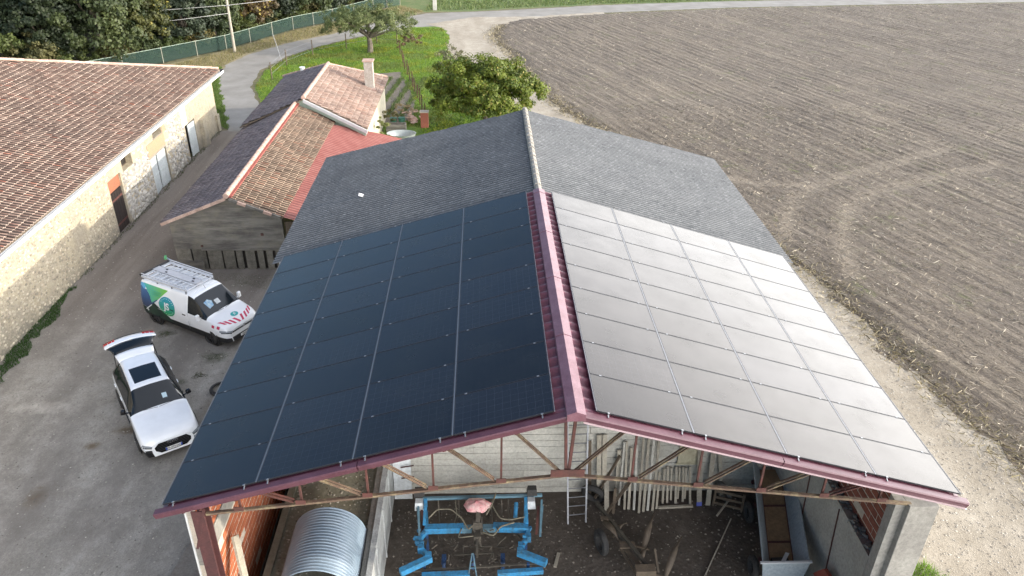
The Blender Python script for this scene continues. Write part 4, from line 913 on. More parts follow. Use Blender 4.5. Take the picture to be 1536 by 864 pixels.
# ------------------------------------------------------------------ tiled roofs
def m_tile(name, stops, dirt, dn=.5, cream=(.55, .46, .38)):
    s = NT(name); sep = s.n('ShaderNodeSeparateColor'); s.t.links.new(s.attr('tint'), sep.inputs[0]); v = s.co()
    col = s.ramp(sep.outputs[0], stops)
    col = s.mix(1.0, col, s.ramp(sep.outputs[1], [(0, .42), (1, .68)]), 'MULTIPLY')
    col = s.mix(s.ramp(s.noise(v, .5, 5, .7), [(.42, 0.0), (.68, .6)]), col, dirt)
    col = s.mix(s.ramp(s.noise(v, 5, 5, .8), [(.5, 0.0), (.68, .5)]), col, cream)
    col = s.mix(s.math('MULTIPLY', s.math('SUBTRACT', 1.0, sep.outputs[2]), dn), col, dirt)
    col = s.mix(s.ramp(sep.outputs[2], [(.93, 0.0), (.97, .75)]), col, cream)  # lower tile lips painted cream, standing in for sun on their edges
    return s.fin(col, .9, s.bump(s.noise(v, 28, 3, .8), .3, .02))
M['tile_barn'] = m_tile('old_canal_tiles', [(0, (.22, .12, .085)), (.3, (.30, .175, .13)), (.6, (.40, .26, .20)), (.86, (.46, .33, .26)), (1, (.42, .13, .07))], (.032, .022, .019), 1.1, (.42, .34, .28))
M['tile_shed'] = m_tile('mossy_canal_tiles', [(0, (.28, .19, .13)), (.4, (.40, .27, .19)), (.8, (.50, .36, .26)), (1, (.42, .17, .10))], (.04, .028, .02), 1.0, (.46, .37, .29))
M['tile_house'] = m_tile('pinkish_canal_tiles', [(0, (.34, .21, .16)), (.4, (.45, .31, .25)), (.8, (.52, .40, .33)), (1, (.40, .20, .14))], (.10, .07, .06), .6, (.50, .41, .35))
M['tile_cap'] = simple('pinkish_ridge_tile', (.50, .36, .29), (.38, .25, .20), 4, .85, 0, .3, 24, rand=.15)
M['tile_red'] = simple('bright_red_tile', (.30, .08, .06), (.24, .065, .05), 3, .75, 0, .2, 20)
PROF = np.array([(0, 0), (.026, .030), (.066, .046), (.106, .030), (.130, 0), (.175, -.014), (.22, 0)])
def tile_roof(name, parent, m, xr, zr, side, slope, L, ylo, yhi, seed=0, crs=.36, tw=.22):
    """courses of curved tiles down a slope; ylo/yhi are functions of the distance from the ridge"""
    r = np.random.default_rng(seed); a = math.atan(slope); ca, sa = math.cos(a), math.sin(a); nc = int(round(L/crs)); V = []; A = []; tot = 0
    y0 = min(ylo(0), ylo(L)); y1 = max(yhi(0), yhi(L)); nt_ = int((y1-y0)/tw); P = PROF*[tw/.22, 1]
    for c in range(nc):
        u0, u1 = c*crs, (c+1)*crs+.03; um = (u0+u1)/2; j = np.arange(nt_); yb = y0+j*tw
        k = (yb > ylo(um)-.02) & (yb+tw < yhi(um)+.12); yb = yb[k]; n = len(yb)
        if not n: continue
        jit = r.normal(0, .006, (n, 1)); ju = r.normal(0, .008, (n, 1)); yy = yb[:, None]+P[None, :, 0]+r.normal(0, .004, (n, 1)); h = P[None, :, 1]+jit
        sag = np.array([.03*pnoise(um*.35, b*.22, seed) for b in yb])[:, None]
        def row(u, dh): uu = u+ju; hh = h+dh+sag; return np.stack([xr+side*(uu*ca+hh*sa), yy, zr-uu*sa+hh*ca], 2)
        V.append(np.concatenate([row(u0, -.01), row(u1, .022), row(u1+.004, -.012)], 1)); tot += n
        A.append(np.stack([np.clip(r.random(n)**1.0, 0, 1), r.random(n)], 1))
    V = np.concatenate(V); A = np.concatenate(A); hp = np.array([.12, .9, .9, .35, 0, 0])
    f = [(i, i+1, 7+i+1, 7+i) for i in range(6)]+[(7+i, 7+i+1, 14+i+1, 14+i) for i in range(6)]
    F = (np.arange(tot)[:, None, None]*21+np.array(f)[None]).reshape(-1, 4)
    if side > 0: F = F[:, ::-1]
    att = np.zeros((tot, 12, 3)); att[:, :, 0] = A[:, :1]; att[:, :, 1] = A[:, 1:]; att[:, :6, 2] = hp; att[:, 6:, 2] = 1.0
    o = np_mesh(name, V.reshape(-1, 3), F, m, parent, attr=att.reshape(-1, 3)); o['kind'] = 'stuff'
    q = MB(); d = -.05
    e = [Vector((xr+side*u*ca, y, zr-u*sa+d)) for u, y in ((0, ylo(0)), (L, ylo(L)), (L, yhi(L)), (0, yhi(0)))]
    q.prism(e, (0, 0, -.06)); q.build('roof_deck', M['wood_old'], parent)
    return o
def cap_row(parent, p, q, r_=.11, ln=.42, m=None, name='ridge_tile', flat=1.0):
    p, q = Vector(p), Vector(q); d = q-p; n = max(1, int(d.length/ln)); first = None
    for k in range(n):
        a, b_ = p.lerp(q, k/n), p.lerp(q, min(1, (k+1.12)/n)); rr = r_*random.uniform(.94, 1.06)
        if first is None:
            b = MB(); b.tube([(0, 0, 0), (0, (b_-a).length, 0)], [rr, rr*.86], 10); first = b.build(name, m or M['tile_cap'], parent, org=(0, 0, 0)); o = first
        else: o = link(name, first.data, parent)
        o.matrix_local = Matrix.Translation(a-off(parent)+Vector((0, 0, random.uniform(-.01, .01)))) @ (b_-a).to_track_quat('Y', 'Z').to_matrix().to_4x4()

# ------------------------------------------------------------------ long stone barn on the left
bn = thing('stone_barn', 'long stone barn with brown tiled roof, white gutter and several doors along the alley', 'barn', (-20.6, 20, 0))
def m_render():
    s = NT('old_lime_render'); v = s.co()
    col = s.mix(s.ramp(s.noise(v, .6, 6, .65), [(.36, 0.0), (.66, 1.0)]), (.47, .405, .285), (.36, .325, .26))
    col = s.mix(s.ramp(s.noise(v, 3.5, 5, .75), [(.46, 0.0), (.7, .65)]), col, (.23, .195, .145))
    col = s.mix(1.0, col, s.ramp(s.noise(v, 16, 4, .8), [(.3, .72), (.72, 1.2)]), 'MULTIPLY')
    sx = s.n('ShaderNodeSeparateXYZ'); s.t.links.new(v, sx.inputs[0])
    lowm = s.math('MULTIPLY', s.ramp(sx.outputs[2], [(0, .75), (.8, 0.0)]), s.ramp(s.noise(v, 1.2, 4), [(.3, .3), (.6, 1.0)]))
    col = s.mix(lowm, col, (.17, .163, .14))
    return s.fin(col, .95, s.bump(s.noise(v, 7, 6, .8), .7, .06))
M['render'] = m_render()
M['terra'] = simple('terracotta_infill', (.34, .13, .065), (.28, .12, .07), 3, .85, 0, .2, 16)
M['peach'] = simple('peach_render', (.50, .29, .17), (.42, .27, .18), 2, .9, 0, .2, 16)
def wall_cells(name, parent, m, x0, x1, ya, yb, z0, z1, ops, zt_=None):
    """wall in the plane x = x0 (outer face) .. x1, with rectangular openings"""
    ys = sorted({ya, yb} | {o[0] for o in ops} | {o[1] for o in ops}); q = MB()
    for a, b_ in zip(ys[:-1], ys[1:]):
        zs = sorted({z0, z1} | {o[2] for o in ops if o[0] <= a and o[1] >= b_} | {o[3] for o in ops if o[0] <= a and o[1] >= b_})
        for c, d in zip(zs[:-1], zs[1:]):
            if any(o[0] <= a and o[1] >= b_ and o[2] <= c and o[3] >= d for o in ops): continue
            q.lo((x0, a, c), (x1, b_, d))
    return q.build(name, m, parent)
BX = -20.6
ops = [(25.9, 27.4, 0, 2.9), (27.8, 29.1, 2.78, 3.66), (31.15, 33.6, 0, 2.25), (32.2, 33.5, 3.08, 3.78), (37.1, 38.9, 0, 2.25), (3, 4.2, 0, 2.1)]
wl = wall_cells('wall', bn, M['render'], BX, BX-.5, -12, 43.35, 0, 4.05, ops)
b = MB(); b.prism([(-20.6, 43.35, 0), (-35.8, 29.3, 0), (-35.8, 29.3, 8.2), (-20.6, 43.35, 4.1)], (-.3, -.4, 0)); b.build('gable_wall', M['render'], bn)
b = MB(); b.lo((-50, -12, 0), (-49.6, 22, 4.2)); b.build('rear_wall', M['render'], bn)
b = MB(); b.prism([(-20.6, -12, 0), (-20.6, -12, 4.1), (-36, -12, 8.3), (-50, -12, 4.3), (-50, -12, 0)], (0, .4, 0)); b.build('gable_wall', M['render'], bn)
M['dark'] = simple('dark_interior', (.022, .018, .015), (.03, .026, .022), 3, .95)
M['darkdoor'] = simple('dark_brown_door', (.014, .009, .008), (.024, .015, .012), 4, .7, 0, .2, 18)
M['greydoor'] = simple('pale_grey_blue_door', (.50, .54, .55), (.42, .46, .47), 2.5, .65, 0, .1, 14)
b = MB(); b.lo((BX-.14, 25.9, 2.2), (BX-.1, 27.4, 2.9)); b.build('terracotta_panel', M['terra'], bn)
d = MB(); d.lo((BX-.16, 25.95, .02), (BX-.11, 27.35, 2.16)); dd = d.build('dark_door', M['darkdoor'], bn)
for k in range(5):
    q = MB(); q.lo((BX-.11, 25.97+k*.277, .03), (BX-.095, 26.23+k*.277, 2.14)); q.build('door_plank', M['darkdoor'], dd)
for z in (.4, 1.7):
    q = MB(); q.lo((BX-.095, 26, z), (BX-.08, 27.3, z+.1)); q.build('hinge_strap', M['rust'], dd)
def window(y0, y1, z0, z1):
    q = MB(); q.lo((BX-.42, y0, z0), (BX-.40, y1, z1)); w_ = q.build('window', M['dark'], bn)
    q = MB(); q.lo((BX-.38, y0, z0), (BX-.34, y0+.05, z1)); q.lo((BX-.38, y1-.05, z0), (BX-.34, y1, z1)); q.lo((BX-.38, y0, z0), (BX-.34, y1, z0+.05)); q.build('frame', M['wood_old'], w_)
    q = MB(); q.lo((BX-.4, y0-.05, z0-.06), (BX+.03, y1+.05, z0-.002)); q.build('sill', M['wood_pale'], w_)
window(27.8, 29.1, 2.78, 3.66); window(32.2, 33.5, 3.08, 3.78)
b = MB(); b.lo((BX, 31.1, 2.3), (BX+.025, 33.7, 3.0)); b.lo((BX, 33.56, 3.0), (BX+.024, 34.1, 3.95)); b.build('peach_panel', M['peach'], bn)
b = MB(); b.lo((BX-.2, 31.15, 2.17), (BX+.02, 33.6, 2.25)); b.build('lintel', M['wood_pale'], bn)
for k, (ya, yb, an) in enumerate([(31.2, 32.33, .10), (32.42, 33.55, -.03)]):
    q = MB(); c = ((BX-.1), (ya+yb)/2, 1.09); q.box(c, (.05, yb-ya, 2.14), Matrix.Rotation(an, 3, 'Z')); dr = q.build('door_leaf', M['greydoor'], bn)
    for z in (.15, 1.05, 2.0): q = MB(); q.box((BX-.068, (ya+yb)/2, z), (.02, yb-ya, .09), Matrix.Rotation(an, 3, 'Z')); q.build('batten', M['greydoor'], dr)
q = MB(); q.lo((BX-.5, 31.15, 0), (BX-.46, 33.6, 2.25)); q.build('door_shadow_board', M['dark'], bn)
q = MB(); q.lo((BX-.02, 31.08, 0), (BX+.03, 31.15, 2.3)); q.lo((BX-.02, 33.6, 0), (BX+.03, 33.67, 2.3)); q.build('door_frame', M['wood_pale'], bn)
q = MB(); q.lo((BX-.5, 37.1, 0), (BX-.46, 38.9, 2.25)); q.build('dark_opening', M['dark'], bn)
q = MB(); q.beam((BX-.10, 37.75, 1.08), (BX-.02, 38.75, 1.08), .05, 2.1, (0, 0, 1)); q.build('door_leaf', M['greydoor'], bn)
q = MB(); q.lo((BX, 36.7, 2.3), (BX+.02, 37.6, 3.5)); q.build('whitewash_patch', simple('whitewash', (.74, .72, .66), (.68, .65, .58), 3, .9), bn)
q = MB(); q.lo((BX, 39.6, 0), (BX+.28, 40.4, 1.9)); q.build('buttress', M['render'], bn); q = MB(); q.lo((BX, 42.9, 0), (BX+.12, 43.4, 1.2)); q.build('buttress', M['render'], bn)
# exposed rubble stones in the wall
def stones(name, ya, yb, za, zb_, n, sz, a, b_, keep):
    k = 7; Y = rng.uniform(ya, yb, n); Z = rng.uniform(za, zb_, n); ok = keep(Y, Z)
    for o in ops: ok &= ~((Y > o[0]-.15) & (Y < o[1]+.15) & (Z > o[2]-.1) & (Z < o[3]+.1))
    Y, Z = Y[ok], Z[ok]; n = len(Y); s_ = rng.uniform(*sz, n); V = np.zeros((n, 2*k+1, 3)); an = rng.random(n)*6.28
    for i in range(k):
        rr = s_*rng.uniform(.75, 1.1, n); t = an+i*2*np.pi/k
        V[:, i, 1] = Y+rr*np.cos(t)*1.25; V[:, i, 2] = np.maximum(Z+rr*np.sin(t)*.8, .01); V[:, i, 0] = BX-.005
        V[:, k+i, 1] = Y+rr*.72*np.cos(t)*1.25; V[:, k+i, 2] = np.maximum(Z+rr*.72*np.sin(t)*.8, .012); V[:, k+i, 0] = BX+s_*.28
    V[:, 2*k, 0] = BX+s_*.33; V[:, 2*k, 1] = Y; V[:, 2*k, 2] = Z
    f = [(i, (i+1) % k, k+(i+1) % k) for i in range(k)]+[(i, k+(i+1) % k, k+i) for i in range(k)]+[(k+i, k+(i+1) % k, 2*k) for i in range(k)]
    F = (np.arange(n)[:, None, None]*(2*k+1)+np.array(f)[None]).reshape(-1, 3)
    return tag(np_mesh(name, V.reshape(-1, 3), F, M['pebble'], bn, attr=np.repeat(tintcols(n, a, b_, .12), 3*k, 0)), None, None, None, 'stuff')
stones('wall_stone', -11, 26, 0, 3.95, 9500, (.035, .085), (.25, .22, .165), (.54, .475, .36), lambda y, z: np.array([pnoise(a*.5, c*.9) for a, c in zip(y, z)]) > -.45)
stones('wall_stone', 27.4, 31.1, 0, 2.75, 420, (.09, .17), (.26, .25, .225), (.46, .44, .40), lambda y, z: z < 2.7)
stones('wall_stone', 33.7, 37.0, 0, 3.6, 420, (.09, .16), (.26, .25, .225), (.46, .44, .40), lambda y, z: z < 2.4+.9*np.sin(y*1.2)**2)
stones('wall_stone', 28.5, 37.0, 2.7, 3.9, 160, (.06, .12), (.32, .30, .26), (.48, .45, .40), lambda y, z: (y < 31) | (y > 34))
TB = .268
yf = lambda u: 43.75-.92*(15.95-u*math.cos(math.atan(TB)))
tile_roof('roof_tile', bn, M['tile_barn'], -36.0, 8.52, 1, TB, 16.55, lambda u: -12.5, yf, 3)
tile_roof('roof_tile', bn, M['tile_barn'], -36.0, 8.52, -1, TB, 14.6, lambda u: -12.5, lambda u: 29.1-.3*u, 4, .8, .44)
cap_row(bn, (-36, -12.4, 8.56), (-36, 29, 8.56), .13)
cap_row(bn, (-20.1, 43.72, 4.33), (-36, 29.1, 8.6), .09, .42, None, 'verge_tile')
b = MB(); b.lo((-20.06, -12.5, 4.03), (-19.80, 43.8, 4.05)); b.lo((-19.80, -12.5, 4.03), (-19.77, 43.8, 4.18)); b.lo((-20.08, -12.5, 4.03), (-20.06, 43.8, 4.19)); b.build('gutter', simple('pale_zinc_gutter', (.80, .80, .78), (.72, .73, .72), 3, .45, .2), bn)
b = MB(); b.lo((-20.6, -12.4, 4.051), (-20.08, 43.6, 4.13)); b.build('eave_soffit', M['wood_pale'], bn)
b = MB(); b.lo((-20.1, 43.8, 4.0), (-19.82, 43.95, 4.22)); b.build('gutter_end', M['rubber'], bn)

# ------------------------------------------------------------------ tiled shed with plank gable
sh = thing('tiled_shed', 'low tiled shed with grimy grey gable and dark plank gaps, behind the van', 'shed', (-13.3, 28, 0))
M['gable'] = None
def m_gable():
    s = NT('grimy_board_marked_gable'); v = s.co((.35, 1, 2.2)); v2 = s.co()
    col = s.mix(s.ramp(s.noise(v, 1.5, 6, .7), [(.38, 0.0), (.6, 1.0)]), (.20, .187, .165), (.095, .087, .078))
    col = s.mix(s.ramp(s.noise(v2, 1.1, 5, .7), [(.5, 0.0), (.7, .5)]), col, (.22, .20, .145))
    return s.fin(col, .95, s.bump(s.noise(v2, 9, 5, .8), .5, .03))
M['gable'] = m_gable(); SL = .41
b = MB(); b.prism([(-16.25, 22, 1.12), (-11.05, 22, 1.12), (-11.05, 22, 2.93), (-13.3, 22, 3.85), (-16.25, 22, 2.62)], (0, .25, 0)); b.build('gable_wall', M['gable'], sh)
b = MB()
for a, c in (((-13.3, 21.985, 3.84), (-16.2, 21.985, 2.64)), ((-13.3, 21.985, 3.84), (-11.1, 21.985, 2.95))): b.beam(a, c, .02, .12, (0, 1, 0))
b.build('gable_capping', M['concrete_pale'], sh)
xs = [-16.25, -15.55, -14.85, -14.12, -13.52, -13.08, -12.5, -12.08, -11.65, -11.35, -11.05]
for k, (a, c) in enumerate(zip(xs[:-1], xs[1:])):
    q = MB(); q.lo((a+(.07 if k else 0), 22.03+random.uniform(0, .03), 0), (c-.005-(.06 if k > 3 else 0), 22.09, 1.12)); q.build('gable_plank', simple('grey_plank', (.20, .185, .155), (.12, .11, .09), 3, .9, 0, .3, 16, rand=.25) if k == 0 else bpy.data.materials['grey_plank'], sh)
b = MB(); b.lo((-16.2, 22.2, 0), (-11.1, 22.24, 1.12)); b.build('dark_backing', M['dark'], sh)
b = MB(); b.lo((-16.3, 21.9, .0), (-15.0, 22.02, .5)); b.lo((-15.0, 21.93, 1.08), (-11.05, 22.0, 1.16)); b.build('sill_beam', M['gable'], sh)
b = MB(); b.box((-14.95, 21.98, 1.3), (.10, .05, .08)); b.box((-12.05, 21.98, 1.9), (.12, .05, .12)); b.build('wall_hole', M['rust'], sh)
for x_ in (-16.25, -11.25):
    b = MB(); b.lo((x_, 22.25, 0), (x_+.2, 36, 2.6)); b.build('side_wall', M['render'], sh)
tile_roof('roof_tile', sh, M['tile_shed'], -13.3, 3.93, 1, SL, 2.62, lambda u: 21.65, lambda u: 36.6, 11, .37)
M['tile_shade'] = m_tile('shaded_canal_tiles', [(0, (.30, .24, .24)), (.5, (.42, .36, .36)), (1, (.52, .42, .39))], (.08, .072, .08), .8, (.5, .46, .45))  # greyer copy for slopes turned from the sun, shade put into the colour
tile_roof('roof_tile', sh, M['tile_shade'], -13.3, 3.93, -1, SL, 3.42, lambda u: 21.65, lambda u: 36.6, 12, .38)
cap_row(sh, (-13.3, 21.6, 3.99), (-13.3, 36.6, 3.99), .13, .43)
b = MB(); b.lo((-13.2, 21.62, 3.91), (-13.05, 36.5, 3.97)); b.build('red_ridge_bedding', M['tile_red'], sh)
for k in range(9):
    u0 = k*.375; q = MB(); cs, ss = math.cos(math.atan(SL)), math.sin(math.atan(SL))
    p = Vector((-13.35-u0*cs, 21.6, 3.86-u0*ss)); q.box(p+Vector((-.18*cs, 0, -.18*ss)), (.36, .10, .13), Matrix.Rotation(-math.atan(SL), 3, 'Y')); q.build('verge_tile', M['tile_cap'], sh)
for k in range(6):
    u0 = k*.40; q = MB(); p = Vector((-13.2+u0*cs, 21.6, 3.84-u0*ss)); q.box(p+Vector((.2*cs, 0, -.2*ss)), (.38, .10, .13), Matrix.Rotation(math.atan(SL), 3, 'Y')); q.build('verge_tile', M['tile_cap'] if k % 3 == 1 else M['gable'], sh)
# red corrugated lean-to between the shed and the hangar
rl = thing('red_roof_leanto', 'red corrugated lean-to roof joining the tiled shed to the grey hangar roof', 'lean-to', (-9, 30, 0))
def m_redsheet():
    s = NT('red_corrugated_sheet'); sep = s.n('ShaderNodeSeparateColor'); s.t.links.new(s.attr('tint'), sep.inputs[0])
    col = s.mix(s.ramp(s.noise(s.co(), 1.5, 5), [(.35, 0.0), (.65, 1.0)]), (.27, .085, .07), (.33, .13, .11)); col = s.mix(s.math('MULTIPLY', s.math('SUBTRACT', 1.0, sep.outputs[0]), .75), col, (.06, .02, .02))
    return s.fin(col, .7)
V = []; F = []; A = []; P_ = .26; ys = np.arange(21.62, 36.9, P_/6); n = len(ys); xs_ = [(-10.86, 2.93), (-10.2, 2.72), (-8.4, 2.16), (-5.6, 1.30)]
for (x_, z_) in xs_:
    for y in ys: V.append((x_, min(y, 35.4+.33*(x_+10.86)), z_+.042*math.sin(y/P_*2*math.pi)))
for i in range(3):
    for j in range(n-1):
        if ys[j] > 35.4+.33*(xs_[i+1][0]+10.86): continue
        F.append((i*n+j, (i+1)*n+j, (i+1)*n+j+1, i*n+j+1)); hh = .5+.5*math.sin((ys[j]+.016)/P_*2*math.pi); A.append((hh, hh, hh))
np_mesh('roof_sheet', V, F, m_redsheet(), rl, attr=np.array(A), smooth=True)
b = MB()
for x_, z_ in ((-10.4, 2.68), (-8.2, 2.0), (-5.9, 1.28)):
    b.lo((x_-.05, 21.8, z_-.14), (x_+.05, 35.2, z_-.02))
    for y in (22, 28.5, 35): b.lo((x_-.06, y-.06, 0), (x_+.06, y+.06, z_-.14))
b.build('timber_frame', M['wood_old'], rl)
b = MB(); b.lo((-10.95, 22.1, 0), (-9.9, 22.16, 2.5)); b.build('brown_boarding', M['wood_old'], rl)
b = MB(); b.beam((-8.55, 12.3, 5.2), (-8.3, 13.0, 6.1), .09, .09); b.beam((-8.7, 12.0, 4.6), (-8.5, 12.3, 5.5), .1, .07); tag(b.build('rainwater_pipe', simple('pale_pipe', (.62, .62, .6), None, 3, .5), hg))

# ------------------------------------------------------------------ small house with chimney
ho = thing('small_house', 'small house with pinkish tiled roof, pale green gable and tall white chimney', 'house', (-12.6, 41, 0))
M['plaster'] = simple('cream_plaster', (.60, .55, .42), (.50, .46, .36), 1.5, .9, 0, .2, 12)
M['green'] = simple('pale_green_paint', (.36, .43, .35), (.30, .37, .30), 2, .8)
M['trim'] = simple('white_bargeboard', (.66, .67, .66), (.58, .59, .58), 3, .6)
HX, HZ, HS = -12.75, 4.30, .37
b = MB(); b.lo((-9.2, 36.2, 0), (-9.0, 46.6, 2.75)); b.build('side_wall', M['plaster'], ho)
b = MB(); b.lo((-16.3, 36.4, 0), (-16.1, 46.4, 2.75)); b.build('side_wall', M['plaster'], ho)
b = MB(); b.prism([(-16.2, 36.4, 0), (-9.1, 36.0, 0), (-9.1, 36.0, 2.86), (HX, 36.7, 4.2), (-16.2, 36.4, 2.86)], (0, .2, 0)); b.build('green_gable', M['green'], ho)
b = MB(); b.prism([(-16.2, 46.3, 0), (-9.1, 46.3, 0), (-9.1, 46.3, 2.86), (HX, 45.3, 4.2), (-16.2, 46.3, 2.86)], (0, -.2, 0)); b.build('gable_wall', M['plaster'], ho)
lo_ = lambda u: 36.5-.36*u; hi_ = lambda u: 45.3+.52*u
tile_roof('roof_tile', ho, M['tile_house'], HX, HZ, 1, HS, 4.25, lo_, hi_, 21, .385)
tile_roof('roof_tile', ho, M['tile_shade'], HX, HZ, -1, HS, 4.0, lo_, hi_, 22, .385)
cap_row(ho, (HX, 36.4, HZ+.05), (HX, 45.3, HZ+.05), .13, .43)
ch_, sh_ = math.cos(math.atan(HS)), math.sin(math.atan(HS))
for sd in (-1, 1): cap_row(ho, (HX, 45.3, HZ+.02), (HX+sd*4.1*ch_, 47.4, HZ-4.1*sh_+.02), .085, .42, None, 'verge_tile')
b = MB(); b.beam((HX, 36.28, HZ-.12), (HX+4.3*ch_, 34.75, HZ-4.3*sh_-.10), .05, .22, (0, 0, 1)); b.build('bargeboard', M['trim'], ho)
b = MB(); b.beam((HX+.3, 36.42, HZ-.42), (HX+4.2*ch_, 35.05, HZ-4.2*sh_-.28), .04, .42, (0, 0, 1)); b.build('green_fascia', M['green'], ho)
chm = MB(); chm.lo((-9.92, 43.2, 2.6), (-9.32, 43.8, 4.95)); co_ = chm.build('chimney', simple('whitewashed_chimney', (.40, .36, .32), (.30, .26, .22), 2.5, .9, 0, .2, 12), ho)
b = MB(); b.lo((-10.0, 43.12, 4.952), (-9.24, 43.88, 5.04)); b.build('chimney_cap', M['tile_cap'], co_)
b = MB(); b.lo((-10.0, 43.12, 2.7), (-9.22, 43.18, 3.15)); b.lo((-9.27, 43.1, 2.6), (-9.1, 43.95, 2.98)); b.build('chimney_flashing', simple('pinkish_render', (.5, .36, .3), None, 3, .9), co_)
b = MB(); b.tube([(-14.9, 46.4, 3.4), (-14.9, 46.4, 3.75)], [.13, .17], 12); b.tube([(-14.9, 46.4, 3.75), (-14.9, 46.4, 3.80)], [.21, .21], 12); b.build('white_vent_pot', M['trim'], ho)

# ------------------------------------------------------------------ garden behind
M['soil'] = simple('dug_garden_soil', (.13, .11, .085), (.19, .165, .13), 2, .95, 0, .6, 8)
sheet('garden_bed', GARDEN, .012, M['soil'], .15)
for k in range(5):
    x0 = -12.2+k*1.05; nb = 1300; y = rng.uniform(46.5, 58.5, nb); x = x0+.10*(y-46)+rng.normal(0, .13, nb)
    scatter_blades('garden_row', np.stack([x, y, np.full(nb, .02)], 1), rng.uniform(.06, .22, nb), rng.uniform(.04, .08, nb), tintcols(nb, (.07, .13, .03), (.17, .20, .07)), M['blade'], .5, 'row of low green plants in the vegetable garden')
t = thing('zinc_tub', 'pale grey oval zinc tub behind the red lean-to', 'tub', (-7.25, 40.2, 0))
V = []; F = []; kk = 28
for (r_, z_) in ((.80, 0), (.98, .85), (1.02, .87), (.96, .86), (.80, .35)):
    for i in range(kk): a = 2*math.pi*i/kk; V.append((-7.25+r_*1.0*math.cos(a), 40.2+r_*.72*math.sin(a), z_))
for i in range(4):
    for j in range(kk): F.append((i*kk+j, i*kk+(j+1) % kk, (i+1)*kk+(j+1) % kk, (i+1)*kk+j))
np_mesh('tub_shell', V, F, simple('zinc', (.36, .40, .40), (.28, .31, .31), 3, .5, .3), t, smooth=True)
b = MB(); b.tube([(-7.25, 40.2, .3), (-7.25, 40.2, .36)], .72, 20); b.build('tub_water', M['dark'], t)
def simple_box(nm, lab_, cat_, a, c, m, org): 
    b = MB(); b.lo(a, c); return tag(b.build(nm, m, org=org, bevel=.012), lab_, cat_)
t = thing('brick_pillar', 'short old brick pillar at the end of the garden fence', 'pillar', (-5.9, 44.2, 0))
b = MB(); b.lo((-6.2, 44.0, 0), (-5.65, 44.5, 1.15)); b.build('shaft', M['brick_dark'], t); b = MB(); b.lo((-6.25, 43.95, 1.152), (-5.6, 44.55, 1.2)); b.build('cap', M['mortar'], t)
t = thing('stone_trough', 'dark rectangular stone trough behind the zinc tub', 'trough', (-7.9, 43.0, 0))
for a, c in (((-8.6, 42.8, 0), (-7.2, 42.9, .6)), ((-8.6, 43.4, 0), (-7.2, 43.5, .6)), ((-8.6, 42.9, 0), (-8.5, 43.4, .6)), ((-7.3, 42.9, 0), (-7.2, 43.4, .6))):
    b = MB(); b.lo(a, c); b.build('trough_wall', M['gable'], t)
b = MB(); b.lo((-8.5, 42.9, 0), (-7.3, 43.4, .45)); b.build('trough_earth', M['soil'], t)
for k, (cx, cy) in enumerate(((-8.3, 45.0), (-7.7, 45.1))):
    b = MB(); b.tube([(cx, cy, 0), (cx, cy, .45)], [.2, .27], 12); tag(b.build('green_planter', simple('green_plastic', (.05, .16, .11), None, 3, .5) if k == 0 else bpy.data.materials['green_plastic'], org=(cx, cy, 0)), ['left green planter of the two behind the stone trough', 'right green planter of the two behind the stone trough'][k], 'planter', 'green planters behind the trough')
for k, (cx, cy, l_) in enumerate(((-6.9, 45.3, 'heap of brown broken tiles and boards by the brick pillar'),)):
    hp_ = []
    for i in range(26): b = MB(); hp_.append(b); b.box((cx+random.gauss(0, .35), cy+random.gauss(0, .3), .1+random.random()*.6), (random.uniform(.1, .5), random.uniform(.05, .3), .05), Matrix.Rotation(random.random()*3, 3, 'Z') @ Matrix.Rotation(random.random(), 3, 'X'))
    t = thing('scrap_heap', l_, 'heap', (cx, cy, 0))
    for b in hp_: b.build('broken_tile', M['tile_cap'], t)
t = thing('garden_fence', 'rusty post and wire fence along the vegetable garden', 'fence', (-7.9, 58, 0))
fp = [(-9.9, 67.5), (-9.3, 64.0), (-8.9, 61.5), (-8.5, 59.4), (-8.1, 57.4), (-7.7, 55.5), (-7.4, 53.6), (-7.05, 51.8), (-6.7, 50.0), (-6.4, 48.2), (-6.1, 46.4)]
for k, (x_, y_) in enumerate(fp):
    b = MB(); b.beam((x_, y_, 0), (x_+random.uniform(-.08, .08), y_, 1.25+random.uniform(-.1, .15)), .07, .07, (0, 1, 0)); b.build('fence_post', M['rust'], t)
for z_ in (.35, .75, 1.1):
    b = MB(); b.tube([(x_, y_, z_) for x_, y_ in fp], .012, 4); b.build('fence_wire', M['rust'], t)
t = thing('wire_fence', 'thin post and wire fence round the lane side of the garden', 'fence', (-17, 62, 0))
fp = [(-20.2, 57.5), (-20.0, 62.5), (-18.4, 66.8), (-15.6, 70.0), (-12.8, 72.5), (-10.6, 72)]
for x_, y_ in fp: 
    b = MB(); b.tube([(x_, y_, 0), (x_, y_, 1.5)], .05, 6); b.build('fence_post', M['wood_old'], t)
for z_ in (.5, 1.0, 1.35):
    b = MB(); b.tube([(x_, y_, z_) for x_, y_ in fp], .010, 4); b.build('fence_wire', M['alu_dark'], t)
b = MB(); b.tube([(-20.9, 64.3, 0), (-21.4, 64.2, 2.6)], .03, 6); tag(b.build('thin_pole', M['alu_dark'], org=(-20.9, 64.3, 0)), 'thin leaning metal pole at the lane edge behind the small house', 'pole')

